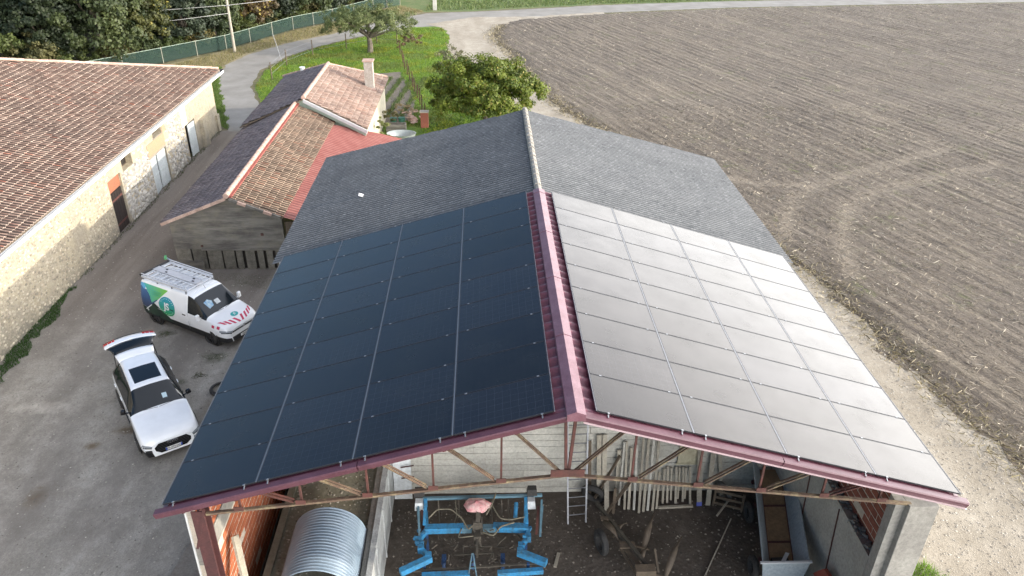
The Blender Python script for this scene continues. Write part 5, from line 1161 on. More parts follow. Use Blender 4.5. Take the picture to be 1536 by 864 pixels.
# ------------------------------------------------------------------ green net fence and poles
NF = [(-36.5, 56.8), (-34.0, 60.0), (-31.6, 63.1), (-29.4, 66.1), (-27.4, 68.9), (-25.9, 72.3), (-24.4, 75.7), (-22.9, 79.1), (-21.1, 81.6), (-19.3, 84.0), (-17.4, 87.9), (-15.5, 91.7), (-14, 93.8), (-12.5, 95.8)]
t = thing('net_fence', 'long green shade-net fence on thin posts in front of the wood', 'fence', (-24, 76, 0))
def m_net():
    s = NT('green_net'); s.fin((.006, .035, .025), .7); tb = s.n('ShaderNodeBsdfTransparent'); mx = s.n('ShaderNodeMixShader'); mx.inputs[0].default_value = .6
    s.t.links.new(s.b.outputs[0], mx.inputs[1]); s.t.links.new(tb.outputs[0], mx.inputs[2]); s.t.links.new(mx.outputs[0], s.out.inputs[0]); return s.m
mn = m_net()
for (x0, y0), (x1, y1) in zip(NF[:-1], NF[1:]):
    b = MB(); b.beam((x0, y0, .75), (x1, y1, .75), .015, 1.3, (0, 0, 1)); b.build('net_panel', mn, t)
for x0, y0 in NF:
    b = MB(); b.tube([(x0, y0, 0), (x0, y0, 1.5)], .03, 6); b.build('fence_post', M['wood_pale'], t)
b = MB(); b.tube([(x0, y0, 1.42) for x0, y0 in NF], .02, 4); b.build('top_wire', M['green'], t)
t = thing('utility_pole', 'slender grey wooden utility pole beside the green net fence', 'pole', (-26.3, 67.8, 0))
b = MB(); b.tube([(-26.3, 67.8, 0), (-26.3, 67.8, 7.5)], [.15, .10], 10); b.build('shaft', M['wood_pale'], t)
b = MB(); b.box((-26.3, 67.7, 4.45), (.5, .06, .08)); b.build('bracket', M['alu_dark'], t)
t = thing('concrete_pole', 'pale square concrete pole at the far road junction', 'pole', (-7.8, 92.6, 0))
b = MB(); b.prism([(-8.0, 92.4, 0), (-7.5, 92.4, 0), (-7.6, 92.45, 9), (-7.9, 92.45, 9)], (0, .3, 0)); b.build('shaft', M['concrete_pale'], t)
def cable(pts, label, sag):
    P3 = []
    for a, c in zip(pts[:-1], pts[1:]):
        a, c = Vector(a), Vector(c)
        for k in range(12): f = k/12; P3.append(a.lerp(c, f)-Vector((0, 0, sag*4*f*(1-f))))
    P3.append(Vector(pts[-1])); b = MB(); b.tube(P3, .022, 5); tag(b.build('overhead_cable', simple('grey_cable', (.35, .35, .34), None, 3, .6) if 'grey_cable' not in bpy.data.materials else bpy.data.materials['grey_cable'], org=pts[0], smooth=True), label, 'cable')
cable([(-78, 53, 5.6), (-26.3, 67.6, 4.5), (-2, 93, 7.2)], 'upper overhead cable crossing in front of the wood', .9)
cable([(-78, 53, 2.2), (-26.3, 67.6, 3.75)], 'lower faint overhead cable in front of the wood', .9)

# ------------------------------------------------------------------ trees
def crown_mesh(name, R3, nclump, nleaf, ls, c0, c1, seed, droop=0, hollow=.45, yel=0, csf=.30):
    r = np.random.default_rng(seed)
    d = r.normal(0, 1, (nclump, 3)); d /= np.linalg.norm(d, axis=1)[:, None]; rad = r.uniform(hollow, 1, nclump)**.6
    d[:, 2] = np.where(d[:, 2] < -.55, -d[:, 2]*.5, d[:, 2])
    lump = np.array([1+.28*pnoise(*(v*1.7+seed)) for v in d]); C = d*rad[:, None]*lump[:, None]*np.array(R3)
    cs = r.uniform(.35, .8, nclump)*min(R3)*csf; n = nclump*nleaf
    ci = np.repeat(np.arange(nclump), nleaf); p = r.normal(0, 1, (n, 3)); p /= np.linalg.norm(p, axis=1)[:, None]; p *= (r.random(n)**.45)[:, None]
    P = C[ci]+p*cs[ci][:, None]*np.array([1.25, 1.25, .85]); P[:, 2] -= droop*np.clip(np.hypot(P[:, 0], P[:, 1])/R3[0]-.6, 0, 1)*R3[2]
    nrm = p+d[ci]*.6+r.normal(0, .55, (n, 3)); nrm[:, 2] += .35; nrm /= np.linalg.norm(nrm, axis=1)[:, None]
    t1 = np.cross(nrm, r.normal(0, 1, (n, 3))); t1 /= np.linalg.norm(t1, axis=1)[:, None]; t2 = np.cross(nrm, t1); s_ = ls*r.uniform(.6, 1.3, n)[:, None]
    V = np.stack([P-t1*s_*.5, P-t2*s_*.32+nrm*s_*.08, P+t1*s_*.5, P+t2*s_*.32+nrm*s_*.08], 1).reshape(-1, 3)
    cc = r.random(nclump)[ci][:, None]*.6+r.random((n, 1))*.4; col = np.array(c0)*(1-cc)+np.array(c1)*cc
    if yel: k = r.random(n) < yel; col[k] = np.array([.30, .25, .05])*r.uniform(.7, 1.2, (k.sum(), 1))
    me = np_mesh(name, V, np.arange(4*n).reshape(n, 4), M['leaf'], attr=col); m_ = me.data; bpy.data.objects.remove(me); return m_, C
M['bark'] = simple('bark', (.10, .08, .06), (.16, .14, .11), 5, .95, 0, .5, 14)
def trunk_mesh(name, base_r, zc, C, R3, seed, nb=9, zfork=None):
    r = random.Random(seed); q = MB(); zf = zfork or zc*.55
    q.tube([(0, 0, -.1), (.05, .03, zf*.5), (-.04, .06, zf), (.02, 0, zc+R3[2]*.35)], [base_r*1.25, base_r, base_r*.85, base_r*.25], 9)
    idx_ = sorted(range(len(C)), key=lambda i: r.random())[:nb]
    for i in idx_:
        e = Vector(C[i]); e.z += zc; s0 = Vector((0, .03, zf*r.uniform(.8, 1.15))); mid = s0.lerp(e, .5)+Vector((0, 0, .12*R3[2])); q.tube([s0, mid, s0.lerp(e, .92)], [base_r*.5, base_r*.28, base_r*.08], 6)
    o = q.build(name, M['bark']); me = o.data; bpy.data.objects.remove(o); return me
def tree(name, label, cat, loc, parts, rz=0, sc=1, grp=None, zc=0):
    t = thing(name, label, cat, loc, rz, grp, world=False); t.scale = (sc, sc, sc) if isinstance(sc, (int, float)) else sc
    o = link('crown', parts[0], t); o.location = (0, 0, zc)
    if len(parts) > 1 and parts[1]: link('trunk', parts[1], t)
    return t
# two free-standing trees
c_, C = crown_mesh('orchard_crown', (4.9, 3.6, 1.75), 260, 75, .15, (.05, .08, .025), (.17, .20, .08), 5, .35, .25, 0, .34)
tree('orchard_tree', 'wide flat-topped grey-green tree with a bare trunk behind the white chimney', 'tree', (-12.95, 68.2, 0), (c_, trunk_mesh('orchard_trunk', .26, 3.0, C, (4.9, 3.6, 1.75), 5, 12, 1.6)), 0, 1, None, 3.0)
c_, C = crown_mesh('fig_crown', (4.35, 3.7, 2.35), 380, 150, .175, (.05, .09, .010), (.24, .27, .025), 8, .1, .2, .08, .27)
tree('leafy_tree', 'round dense yellow-green tree just behind the far ridge of the hangar', 'tree', (-1.45, 44.2, 0), (c_, trunk_mesh('fig_trunk', .26, 2.7, C, (4.3, 3.7, 2.35), 8, 14, 1.3)), 0, 1, None, 2.85)
c_, C = crown_mesh('shrub_crown', (1.5, 1.3, 1.0), 26, 60, .14, (.10, .085, .05), (.22, .13, .08), 9, 0, .3)
tree('shrub', 'brownish-red bare-looking shrub beyond the orchard tree', 'shrub', (-8.9, 69.0, 0), (c_, None), 0, 1, None, 1.0)
c2_, C2 = crown_mesh('wispy_crown', (1.4, 1.3, 1.5), 22, 50, .13, (.12, .12, .07), (.24, .22, .12), 10, 0, .3)
tree('shrub', 'wispy grey-green sapling left of the leafy tree by the track', 'shrub', (-4.4, 56.5, 0), (c2_, trunk_mesh('wispy_trunk', .06, 1.6, C2, (1.4, 1.3, 1.5), 3, 9, .8)), 0, 1.25, None, 1.6)
c3_, C3 = crown_mesh('wallshrub_crown', (.7, .9, 1.3), 20, 60, .11, (.10, .13, .04), (.24, .26, .09), 12, 0, .3)
tree('climbing_shrub', 'pale green climbing shrub on the right wall of the small house', 'shrub', (-8.6, 39.4, 0), (c3_, None), 0, 1, None, 1.2)
for k, (x_, y_, s_, l_) in enumerate(((-8.7, 44.6, .8, 'low ochre bush at the corner of the small house'), (-7.6, 46.6, .75, 'pale dry bush behind the green planters'), (-6.6, 46.3, .6, 'dry straw-coloured bush next to the scrap heap'))):
    cc_, _ = crown_mesh('dry_bush_crown', (1.2, .9, .75), 18, 70, .10, ((.12, .12, .04), (.26, .21, .12), (.30, .24, .16))[k], ((.24, .2, .08), (.42, .36, .26), (.45, .37, .27))[k], 30+k, 0, .2)
    tree('dry_bush', l_, 'bush', (x_, y_, 0), (cc_, None), 0, s_*1.2, 'dry bushes behind the house', .6)
# the wood: 5 kinds, copied one by one
KINDS = []
for k, (c0, c1, w_, y_) in enumerate((((.010, .020, .010), (.035, .052, .020), 'dark green', 0), ((.016, .032, .013), (.075, .10, .034), 'mid green', 0), ((.016, .03, .02), (.055, .078, .050), 'grey-green', 0), ((.03, .042, .010), (.12, .12, .03), 'olive yellowish', .05), ((.045, .035, .015), (.14, .09, .035), 'rusty autumn', .08))):
    R3 = ((3.9, 3.9, 5.2), (4.2, 4.2, 5.4), (4.0, 4.0, 5.2), (3.6, 3.6, 4.4), (3.1, 3.1, 4.4))[k]; zc = (4.2, 4.5, 4.3, 3.7, 3.7)[k]
    cr, C = crown_mesh('wood_crown', R3, 340, 95, .27, c0, c1, 50+k, .05, .4, y_, .22); KINDS.append((w_, zc, cr, trunk_mesh('wood_trunk', .24, zc, C, R3, k, 8)))
rw = random.Random(5); spots = []
front = [(-36.8, 62.4, 1), (-34.6, 66.0, 3), (-31.6, 69.4, 2), (-29.9, 73.2, 1), (-27.4, 77.4, 4), (-26.3, 81.0, 0), (-24.0, 84.6, 1), (-21.4, 88.0, 0), (-18.6, 92.6, 2), (-16.4, 97.0, 1), (-40.4, 60.4, 0), (-44.6, 61.8, 2), (-49.0, 62.4, 0), (-53.6, 63.2, 3), (-58.6, 62.6, 4)]
for x_, y_, k in front: spots.append((x_, y_, k, 'front'))
for r_ in range(4):
    for i in range(9):
        f = (i+.5)/9; x_ = -64+46*f+rw.uniform(-1.2, 1.2)+r_*.8; y_ = 70+26*f**1.4+r_*5.6+rw.uniform(-1.2, 1.2); spots.append((x_, y_, rw.choice([0, 0, 1, 1, 2, 3]), ('second', 'third', 'fourth', 'fifth')[r_]))
for (rowname) in ('front', 'second', 'third', 'fourth', 'fifth'):
    rws = sorted([s for s in spots if s[3] == rowname], key=lambda s: s[0])
    for i, (x_, y_, k, _) in enumerate(rws):
        w_, zc, cr, tk_ = KINDS[k]; nth = ('leftmost', 'second from the left', 'third from the left', 'fourth from the left', 'fifth from the left', 'sixth from the left', 'seventh from the left', 'eighth from the left', 'ninth from the left', 'tenth from the left', 'eleventh from the left', 'twelfth from the left', 'third from the right', 'second from the right', 'rightmost')[i]
        tree('wood_tree', '%s broadleaf tree, %s in the %s row of the wood' % (w_, nth, rowname), 'tree', (x_, y_, 0), (cr, tk_), rw.random()*6.28, rw.uniform(.85, 1.2), 'trees of the wood behind the net fence', zc)
BK = []
for k, (c0, c1) in enumerate((((.035, .06, .015), (.13, .16, .045)), ((.07, .075, .025), (.21, .18, .07)), ((.03, .05, .02), (.10, .13, .05)))):
    cr, C = crown_mesh('undergrowth_crown', (2.0, 1.8, 1.6), 70, 60, .17, c0, c1, 70+k, 0, .3); BK.append(cr)
for i in range(16):
    f = (i+.5)/16; p = np.interp(f*13, range(14), [q[0] for q in NF]), np.interp(f*13, range(14), [q[1] for q in NF])
    tree('undergrowth_bush', 'green bush behind the net fence, %s one counted from the barn' % (ordn+['tenth', 'eleventh', 'twelfth', 'thirteenth', 'fourteenth', 'fifteenth', 'sixteenth'])[i], 'bush', (p[0]-2.0-rw.random(), p[1]+1.4, 0), (BK[i % 3], None), rw.random()*6, rw.uniform(.85, 1.25), 'undergrowth bushes behind the net fence', .9)
for i, (x_, y_) in enumerate(((-62, 60), (-58, 58.6), (-54, 59), (-50, 58.5), (-46.5, 57.6), (-43, 57.2), (-40, 57.6), (-66, 59))):
    tree('undergrowth_bush', 'yellow-brown bush rising behind the barn roof, %s from the left' % ordn[i], 'bush', (x_, y_, 0), (BK[1 if i % 3 != 2 else 0], None), rw.random()*6, rw.uniform(1.1, 1.5), 'bushes rising behind the barn roof', 1.5)
# ------------------------------------------------------------------ vehicles
M['carwhite'] = None
def m_paint(name, c, rough=.22, coat=1.0):
    s = NT(name); s.b.inputs['Coat Weight'].default_value = coat; s.b.inputs['Coat Roughness'].default_value = .06
    d = s.ramp(s.noise(s.co(), 1.6, 4), [(.3, .9), (.7, 1.0)]); return s.fin(s.mix(1.0, c, d, 'MULTIPLY'), rough)
M['carwhite'] = m_paint('white_car_paint', (.86, .88, .90)); M['vanwhite'] = m_paint('white_van_paint', (.85, .86, .87), .3)
M['carglass'] = NT('dark_car_glass').fin((.010, .014, .018), .06, spec=.5)
M['black'] = simple('black_plastic', (.014, .014, .015), (.02, .02, .021), 5, .45); M['gloss'] = simple('gloss_black_trim', (.01, .01, .011), None, 3, .12)
M['lamp'] = NT('headlamp_glass').fin((.42, .46, .5), .12, None, .5); M['chrome'] = NT('bright_trim').fin((.7, .7, .72), .15, None, 1)
M['redlamp'] = NT('red_lamp').fin((.35, .01, .015), .2); M['plate'] = simple('number_plate_white', (.72, .72, .70), None, 3, .5); M['blueband'] = simple('plate_blue', (.02, .06, .35), None, 3, .5)
M['rim'] = simple('dark_alloy', (.10, .10, .11), (.06, .06, .065), 4, .35, .7); M['tyre'] = simple('car_tyre', (.018, .018, .018), (.03, .028, .026), 6, .8)
def cr(a, b, c, d, t): return .5*((2*b)+(-a+c)*t+(2*a-5*b+4*c-d)*t*t+(-a+3*b-3*c+d)*t**3)
def shell(parent, st, partof, mats, sub=4, names=None, ten=.55):
    """body from stations (x, [(y,z)...]) interpolated smoothly; partof(i,j) names the part of each control cell"""
    P = np.array([[(x, y, z) for y, z in pr_] for x, pr_ in st], float); n, m, _ = P.shape
    def up(P):
        n = len(P); o = []
        for i in range(n-1):
            a, b, c, d = P[max(i-1, 0)], P[i], P[i+1], P[min(i+2, n-1)]
            for k in range(sub):
                t = k/sub; o.append(cr(a, b, c, d, t)*ten+(b*(1-t)+c*t)*(1-ten))
        o.append(P[-1]); return np.array(o)
    Q = up(P); Q = up(Q.transpose(1, 0, 2)).transpose(1, 0, 2); N, Mm = Q.shape[:2]; groups = {}
    for i in range(N-1):
        for j in range(Mm-1):
            nm = partof(i//sub, j//sub)
            if nm is None: continue
            for s_ in (1, -1):
                key = nm+('|r' if (s_ < 0 and nm.startswith('side_window')) else '')
                g = groups.setdefault(key, MB()); vs = [Q[i, j], Q[i+1, j], Q[i+1, j+1], Q[i, j+1]]; g.add([(v[0], v[1]*s_, v[2]) for v in vs], [(0, 1, 2, 3) if s_ > 0 else (3, 2, 1, 0)])
    out_ = {}
    for key, g in groups.items():
        nm = key.split('|')[0]; me = bpy.data.meshes.new(nm); me.from_pydata(g.v, [], g.f); bm = bmesh.new(); bm.from_mesh(me); bmesh.ops.remove_doubles(bm, verts=bm.verts, dist=.0008)
        bmesh.ops.recalc_face_normals(bm, faces=bm.faces)
        # the shell has no inside: keep normals pointing away from the middle
        c = Vector((0, 0, .8)); s_ = sum((f.normal.dot(f.calc_center_median()-c)*f.calc_area()) for f in bm.faces)
        if s_ < 0: bmesh.ops.reverse_faces(bm, faces=bm.faces)
        for f in bm.faces: f.smooth = True
        bm.to_mesh(me); bm.free(); me.materials.append(mats[nm]); out_[key] = link(nm, me, parent)
    return out_, Q
def bvh_of(objs):
    V = []; F = []
    for o in objs:
        k = len(V); V += [tuple(v.co) for v in o.data.vertices]; F += [tuple(i+k for i in p.vertices) for p in o.data.polygons]
    return BVHTree.FromPolygons(V, F)
def project_obj(o, bvh, d, offs=.006):
    """drop every vertex of o onto the body along direction d"""
    d = Vector(d).normalized()
    for v in o.data.vertices:
        h = bvh.ray_cast(v.co-d*1.5, d)
        if h[0] is None or (h[0]-v.co).length > 2.6: h = bvh.find_nearest(v.co+d*.5)
        if h[0] is not None: v.co = h[0]-d*offs
    o.data.update()
def poly_patch(name, pts, to3, m, parent, bvh, d, step=.05, offs=.006):
    """flat outline (2D) refined into a grid of small faces and laid on the body"""
    bm = bmesh.new(); pts = [Vector(p) for p in pts]; vs = [bm.verts.new((p.x, p.y, 0)) for p in pts]
    f = bm.faces.new(vs)
    xs = [p.x for p in pts]; ys = [p.y for p in pts]
    for ax, lo_, hi_2 in ((0, min(xs), max(xs)), (1, min(ys), max(ys))):
        v = math.ceil(lo_/step)*step
        while v < hi_2-1e-6:
            co = (v, 0, 0) if ax == 0 else (0, v, 0); no = (1, 0, 0) if ax == 0 else (0, 1, 0)
            bmesh.ops.bisect_plane(bm, geom=list(bm.verts)+list(bm.edges)+list(bm.faces), plane_co=co, plane_no=no); v += step
    me = bpy.data.meshes.new(name)
    for v_ in bm.verts: v_.co = to3(v_.co.x, v_.co.y)
    bm.to_mesh(me); bm.free(); me.materials.append(m); o = link(name, me, parent); project_obj(o, bvh, d, offs); return o
def text_obj(name, txt, size, mat4, m, parent, bold=.0, depth=0.001, bvh=None, d=None, offs=.008):
    cu = bpy.data.curves.new(name, 'FONT'); cu.body = txt; cu.size = size; cu.align_x = 'CENTER'; cu.align_y = 'CENTER'; cu.offset = bold; cu.extrude = 0 if bvh else depth
    o = bpy.data.objects.new(name, cu); COL.objects.link(o); dg = bpy.context.evaluated_depsgraph_get(); me = bpy.data.meshes.new_from_object(o.evaluated_get(dg)); bpy.data.objects.remove(o)
    me.transform(mat4); me.materials.clear(); me.materials.append(m); ob = link(name, me, parent)
    if bvh: project_obj(ob, bvh, d, offs)
    return ob
def wheel(parent, x, y, r_, w_, sd, turn=0):
    q = MB(); prof = [(r_-.10, -w_/2), (r_-.02, -w_/2), (r_, -w_/2+.04), (r_, w_/2-.04), (r_-.02, w_/2), (r_-.10, w_/2)]; n = 32; vs = []
    for i in range(n):
        a = 2*math.pi*i/n
        for rr, yy in prof: vs.append((rr*math.cos(a), yy, rr*math.sin(a)))
    fs = [(i*6+j, ((i+1) % n)*6+j, ((i+1) % n)*6+j+1, i*6+j+1) for i in range(n) for j in range(5)]
    q.add(vs, fs); o = q.build('wheel', M['tyre'], parent, smooth=True); o.location = (x, y, r_); o.rotation_euler = (0, 0, turn)
    q = MB(); q.tube([(0, -w_*.3, 0), (0, w_*.3*1.1, 0)], r_-.10, 24)
    for k in range(5):
        a = k*2*math.pi/5; q.beam((0, sd*w_*.42, 0), ((r_-.11)*math.cos(a), sd*w_*.42, (r_-.11)*math.sin(a)), .07, .03, (0, 1, 0))
    q.tube([(0, sd*w_*.3, 0), (0, sd*w_*.46, 0)], .05, 10); rm = q.build('rim', M['rim'], o); return o

# ---- white SUV with raised tailgate
hd = math.atan2(-.84, .55)
suv = thing('white_suv', 'white SUV with dark glass roof panel and its tailgate wide open', 'car', (-13.22, 10.87, .012), hd, None, world=False)
fc = (2.34, 0); 
Y = lambda *a: a
def prf(ys, zs): return list(zip(ys, zs))
ST = [
 (2.36, prf((.62, .66, .66, .62, .52, .30, 0), (.24, .42, .58, .68, .74, .78, .79))),
 (2.26, prf((.80, .85, .86, .80, .66, .36, 0), (.22, .44, .62, .75, .83, .87, .88))),
 (2.02, prf((.88, .925, .93, .87, .72, .40, 0), (.22, .46, .68, .86, .92, .95, .96))),
 (1.62, prf((.90, .945, .95, .90, .76, .43, 0), (.24, .50, .74, .93, .985, 1.01, 1.02))),
 (1.10, prf((.87, .93, .945, .905, .77, .45, 0), (.24, .50, .78, .98, 1.03, 1.06, 1.07))),
 (.86, prf((.86, .92, .94, .905, .76, .46, 0), (.24, .50, .80, 1.01, 1.07, 1.11, 1.12))),
 (.12, prf((.86, .92, .945, .905, .63, .44, 0), (.24, .50, .82, 1.04, 1.50, 1.555, 1.575))),
 (-.12, prf((.86, .92, .945, .905, .615, .44, 0), (.24, .50, .82, 1.045, 1.545, 1.595, 1.615))),
 (-1.08, prf((.87, .93, .95, .91, .60, .44, 0), (.24, .50, .83, 1.06, 1.575, 1.625, 1.64))),
 (-1.45, prf((.88, .94, .955, .915, .595, .43, 0), (.24, .50, .84, 1.07, 1.55, 1.60, 1.62))),
 (-1.95, prf((.88, .945, .95, .89, .60, .42, 0), (.25, .50, .84, 1.08, 1.46, 1.54, 1.565))),
 (-2.22, prf((.86, .93, .93, .86, .72, .5, 0), (.27, .50, .80, 1.02, 1.12, 1.20, 1.22))),
 (-2.34, prf((.80, .86, .86, .80, .7, .4, 0), (.30, .48, .70, .86, .90, .92, .93)))]
def pof(i, j):
    if i == 5 and j >= 4: return 'windscreen'
    if 5 <= i <= 9 and j == 3: return 'side_window'
    if i == 7 and j == 5: return 'sunroof'
    if i >= 10 and j >= 3: return 'boot_interior'
    if j == 0: return 'lower_cladding'
    return 'body'
o_, Q = shell(suv, ST, pof, {'windscreen': M['carglass'], 'side_window': M['carglass'], 'sunroof': M['carglass'], 'body': M['carwhite'], 'boot_interior': M['black'], 'lower_cladding': M['gloss']}, 5)
bod = o_['body']
q = MB(); q.add([(2.36, y, z) for y, z in [(.62, .24), (.66, .42), (.66, .58), (.62, .68), (.52, .74), (.30, .78), (0, .79), (-.30, .78), (-.52, .74), (-.62, .68), (-.66, .58), (-.66, .42), (-.62, .24)]], [tuple(range(13))]); q.build('front_bumper', M['carwhite'], suv)
def frontpoly(name, pts, x, dpt, m, par=suv):
    q = MB(); q.prism([(x, y, z) for y, z in pts], (dpt, 0, 0)); return q.build(name, m, par)
gr = frontpoly('grille', [(-.44, .72), (.44, .72), (.58, .58), (.56, .46), (.40, .33), (-.40, .33), (-.56, .46), (-.58, .58)], 2.362, .02, M['gloss'])
for z in (.42, .48, .54, .60, .66):
    q = MB(); q.lo((2.383, -.5, z), (2.39, .5, z+.008)); q.build('grille_bar', M['black'], gr)
frontpoly('grille_surround', [(-.47, .745), (.47, .745), (.62, .59), (.60, .45), (.42, .305), (-.42, .305), (-.60, .45), (-.62, .59)], 2.352, .022, M['carwhite'])
q = MB()
for k in range(4): q.torus((2.395, -.12+k*.08, .665), (1, 0, 0), .042, .006, 16, 5)
q.build('ring_badge', M['chrome'], gr)
pl = frontpoly('number_plate', [(-.26, .37), (.26, .37), (.26, .48), (-.26, .48)], 2.384, .012, M['plate'])
q = MB(); q.lo((2.397, -.26, .37), (2.399, -.215, .48)); q.lo((2.397, .215, .37), (2.399, .26, .48)); q.build('plate_band', M['blueband'], pl)
text_obj('plate_text', 'FF-473-DC', .095, Matrix.Translation((2.4, 0, .423)) @ Matrix(((0, 0, 1), (1, 0, 0), (0, 1, 0))).to_4x4(), M['black'], pl, .002)
bv_ = bvh_of([bod])
for sd in (1, -1):
    hl = poly_patch('headlight', [(sd*.60, .70), (sd*.93, .80), (sd*.88, .90), (sd*.74, .86), (sd*.55, .76)] if sd > 0 else [(sd*.55, .76), (sd*.74, .86), (sd*.88, .90), (sd*.93, .80), (sd*.60, .70)], lambda a, b_: (2.9, a, b_), M['lamp'], suv, bv_, (-1, 0, -.25), .04, .008)
    hb = poly_patch('lamp_bezel', [(sd*.60, .70), (sd*.93, .79), (sd*.90, .82), (sd*.62, .735)], lambda a, b_: (2.9, a, b_), M['gloss'], hl, bv_, (-1, 0, -.25), .04, .011)
    poly_patch('air_intake', [(sd*.62, .32), (sd*.84, .36), (sd*.86, .52), (sd*.68, .53), (sd*.60, .44)], lambda a, b_: (2.9, a, b_), M['black'], suv, bv_, (-1, 0, 0), .04, .006)
    q = MB(); q.beam((.62, sd*.90, 1.03), (.60, sd*1.0, 1.05), .08, .03); q.box((.58, sd*1.06, 1.10), (.16, .17, .14), Matrix.Rotation(sd*.3, 3, 'Z'), 0, .8); q.build('wing_mirror', M['gloss'], suv, bevel=.02)
    q = MB(); q.tube([(-.05, sd*.66, 1.575), (-.6, sd*.655, 1.64), (-1.2, sd*.65, 1.64), (-1.6, sd*.64, 1.59)], .017, 6); q.build('roof_rail', M['gloss'], suv, smooth=True)
    q = MB(); q.beam((-.42, sd*.945, .92), (-.60, sd*.945, .93), .03, .03); q.beam((-1.32, sd*.955, .94), (-1.5, sd*.955, .95), .03, .03); q.build('door_handle', M['carwhite'], suv)
    for x_, sdx in ((1.42, 1), (-1.40, -1)):
        wheel(suv, x_, sd*.85, .37, .26, sd)
        q = MB(); q.torus((x_, sd*.925, .37), (0, 1, 0), .405, .03, 24, 6); q.build('wheel_arch', M['gloss'], suv, smooth=True)
    q = MB(); q.beam((.1, sd*.93, .30), (-1.0, sd*.935, .30), .03, .06); q.build('sill_trim', M['gloss'], suv)
for a, b_ in (((.35, .945), (.35, .93)), ((-.72, .95), (-.72, .93))):
    for sd in (1, -1):
        q = MB(); q.beam((a[0], sd*.955, .38), (a[0]-.03, sd*.925, 1.03), .008, .012); q.build('door_gap', M['black'], suv)
poly_patch('windscreen_paper', [(.52, .22), (.68, .22), (.68, .37), (.52, .37)], lambda a_, b_: (a_, b_, 2.5), simple('pale_paper', (.45, .58, .64), None, 3, .6), suv, bvh_of([o_['windscreen']]), (0, 0, -1), .05, .004)
for sd in (1, -1):
    q = MB(); q.tube([(.95, sd*.02, 1.125), (.86, sd*.55, 1.12)], .008, 5); q.build('wiper', M['black'], suv)
# raised tailgate
q = MB(); tg_pts = []
def gate(u, v):
    """u -1..1 across, v 0..1 from the hinge outwards and upwards"""
    wv = np.interp(v, [0, .25, .55, .72, 1], [.60, .66, .74, .90, .86]); x_ = np.interp(v, [0, .25, .55, .75, 1], [-1.93, -2.28, -2.62, -2.76, -3.16])-.10*(1-u*u)*(v > .5)*1.0
    z_ = np.interp(v, [0, .25, .55, .75, 1], [1.57, 1.67, 1.77, 1.80, 1.76])-.07*u*u; return (x_, u*wv, z_)
def gate_part(nm, m, v0, v1, u0=-1, u1=1, nu=12, nv=4, th=.035):
    q = MB(); vs = []
    for k in (0, 1):
        for i in range(nv+1):
            for j in range(nu+1):
                p = gate(u0+(u1-u0)*j/nu, v0+(v1-v0)*i/nv); vs.append((p[0], p[1], p[2]-k*th))
    n1 = (nv+1)*(nu+1); fs = []
    for i in range(nv):
        for j in range(nu):
            a = i*(nu+1)+j; fs.append((a, a+1, a+nu+2, a+nu+1)); fs.append((n1+a, n1+a+nu+1, n1+a+nu+2, n1+a+1))
    for j in range(nu): fs.append((j, n1+j, n1+j+1, j+1)); a = nv*(nu+1)+j; fs.append((a, a+1, n1+a+1, n1+a))
    for i in range(nv): a = i*(nu+1); fs.append((a, a+nu+1, n1+a+nu+1, n1+a)); a += nu; fs.append((a, n1+a, n1+a+nu+1, a+nu+1))
    q.add(vs, fs); return q.build(nm, m, suv, smooth=True)
tgs = gate_part('tailgate', M['carwhite'], 0, .26); gate_part('tailgate_window', M['carglass'], .262, .66)
gate_part('tailgate_lower', M['carwhite'], .662, .94); gate_part('tail_light', M['redlamp'], .86, 1.0, -1.02, -.55, 6, 2, .05); gate_part('tail_light', M['redlamp'], .86, 1.0, .55, 1.02, 6, 2, .05); gate_part('tailgate_edge', M['black'], .942, 1.0, -.54, .54, 8, 1)
for sd in (1, -1):
    q = MB(); q.tube([(-2.1, sd*.72, 1.10), (-2.35, sd*.66, 1.72)], .018, 6); q.build('gas_strut', M['black'], suv)
q = MB(); q.lo((-2.25, -.72, .35), (-1.5, .72, .8)); q.build('boot_floor', M['black'], suv)

# ---- white signwritten van with roof rack
vh = math.atan2(-.505, .863)
van = thing('signwritten_van', 'white panel van with green round logo, red bonnet chevrons and aluminium roof rack', 'van', (-13.6, 17.13, .012), vh, None, world=False)
VS = [
 (2.50, prf((.66, .70, .70, .66, .58, .36, 0), (.30, .48, .64, .74, .80, .84, .85))),
 (2.38, prf((.82, .86, .86, .82, .72, .42, 0), (.28, .50, .70, .84, .92, .96, .97))),
 (2.10, prf((.90, .93, .94, .89, .76, .46, 0), (.26, .52, .76, .97, 1.05, 1.08, 1.09))),
 (1.70, prf((.92, .95, .96, .92, .80, .48, 0), (.26, .54, .82, 1.06, 1.14, 1.17, 1.18))),
 (1.46, prf((.92, .95, .96, .93, .82, .50, 0), (.26, .54, .84, 1.10, 1.21, 1.24, 1.25))),
 (.74, prf((.92, .95, .965, .94, .74, .52, 0), (.26, .54, .86, 1.15, 1.79, 1.85, 1.87))),
 (.50, prf((.92, .955, .965, .945, .735, .55, 0), (.26, .54, .86, 1.16, 1.86, 1.91, 1.93))),
 (.42, prf((.92, .955, .965, .945, .738, .56, 0), (.26, .54, .86, 1.16, 1.87, 1.92, 1.935))),
 (-1.0, prf((.92, .96, .97, .95, .76, .60, 0), (.28, .54, .88, 1.18, 1.87, 1.93, 1.95))),
 (-2.25, prf((.91, .955, .965, .945, .77, .60, 0), (.32, .56, .90, 1.20, 1.83, 1.90, 1.92))),
 (-2.42, prf((.84, .89, .90, .88, .74, .56, 0), (.36, .58, .90, 1.20, 1.76, 1.83, 1.85)))]
def vof(i, j):
    if i == 4 and j >= 4: return 'windscreen'
    if 4 <= i <= 6 and j == 3: return 'side_window'
    if j == 0: return 'lower_cladding'
    return 'body'
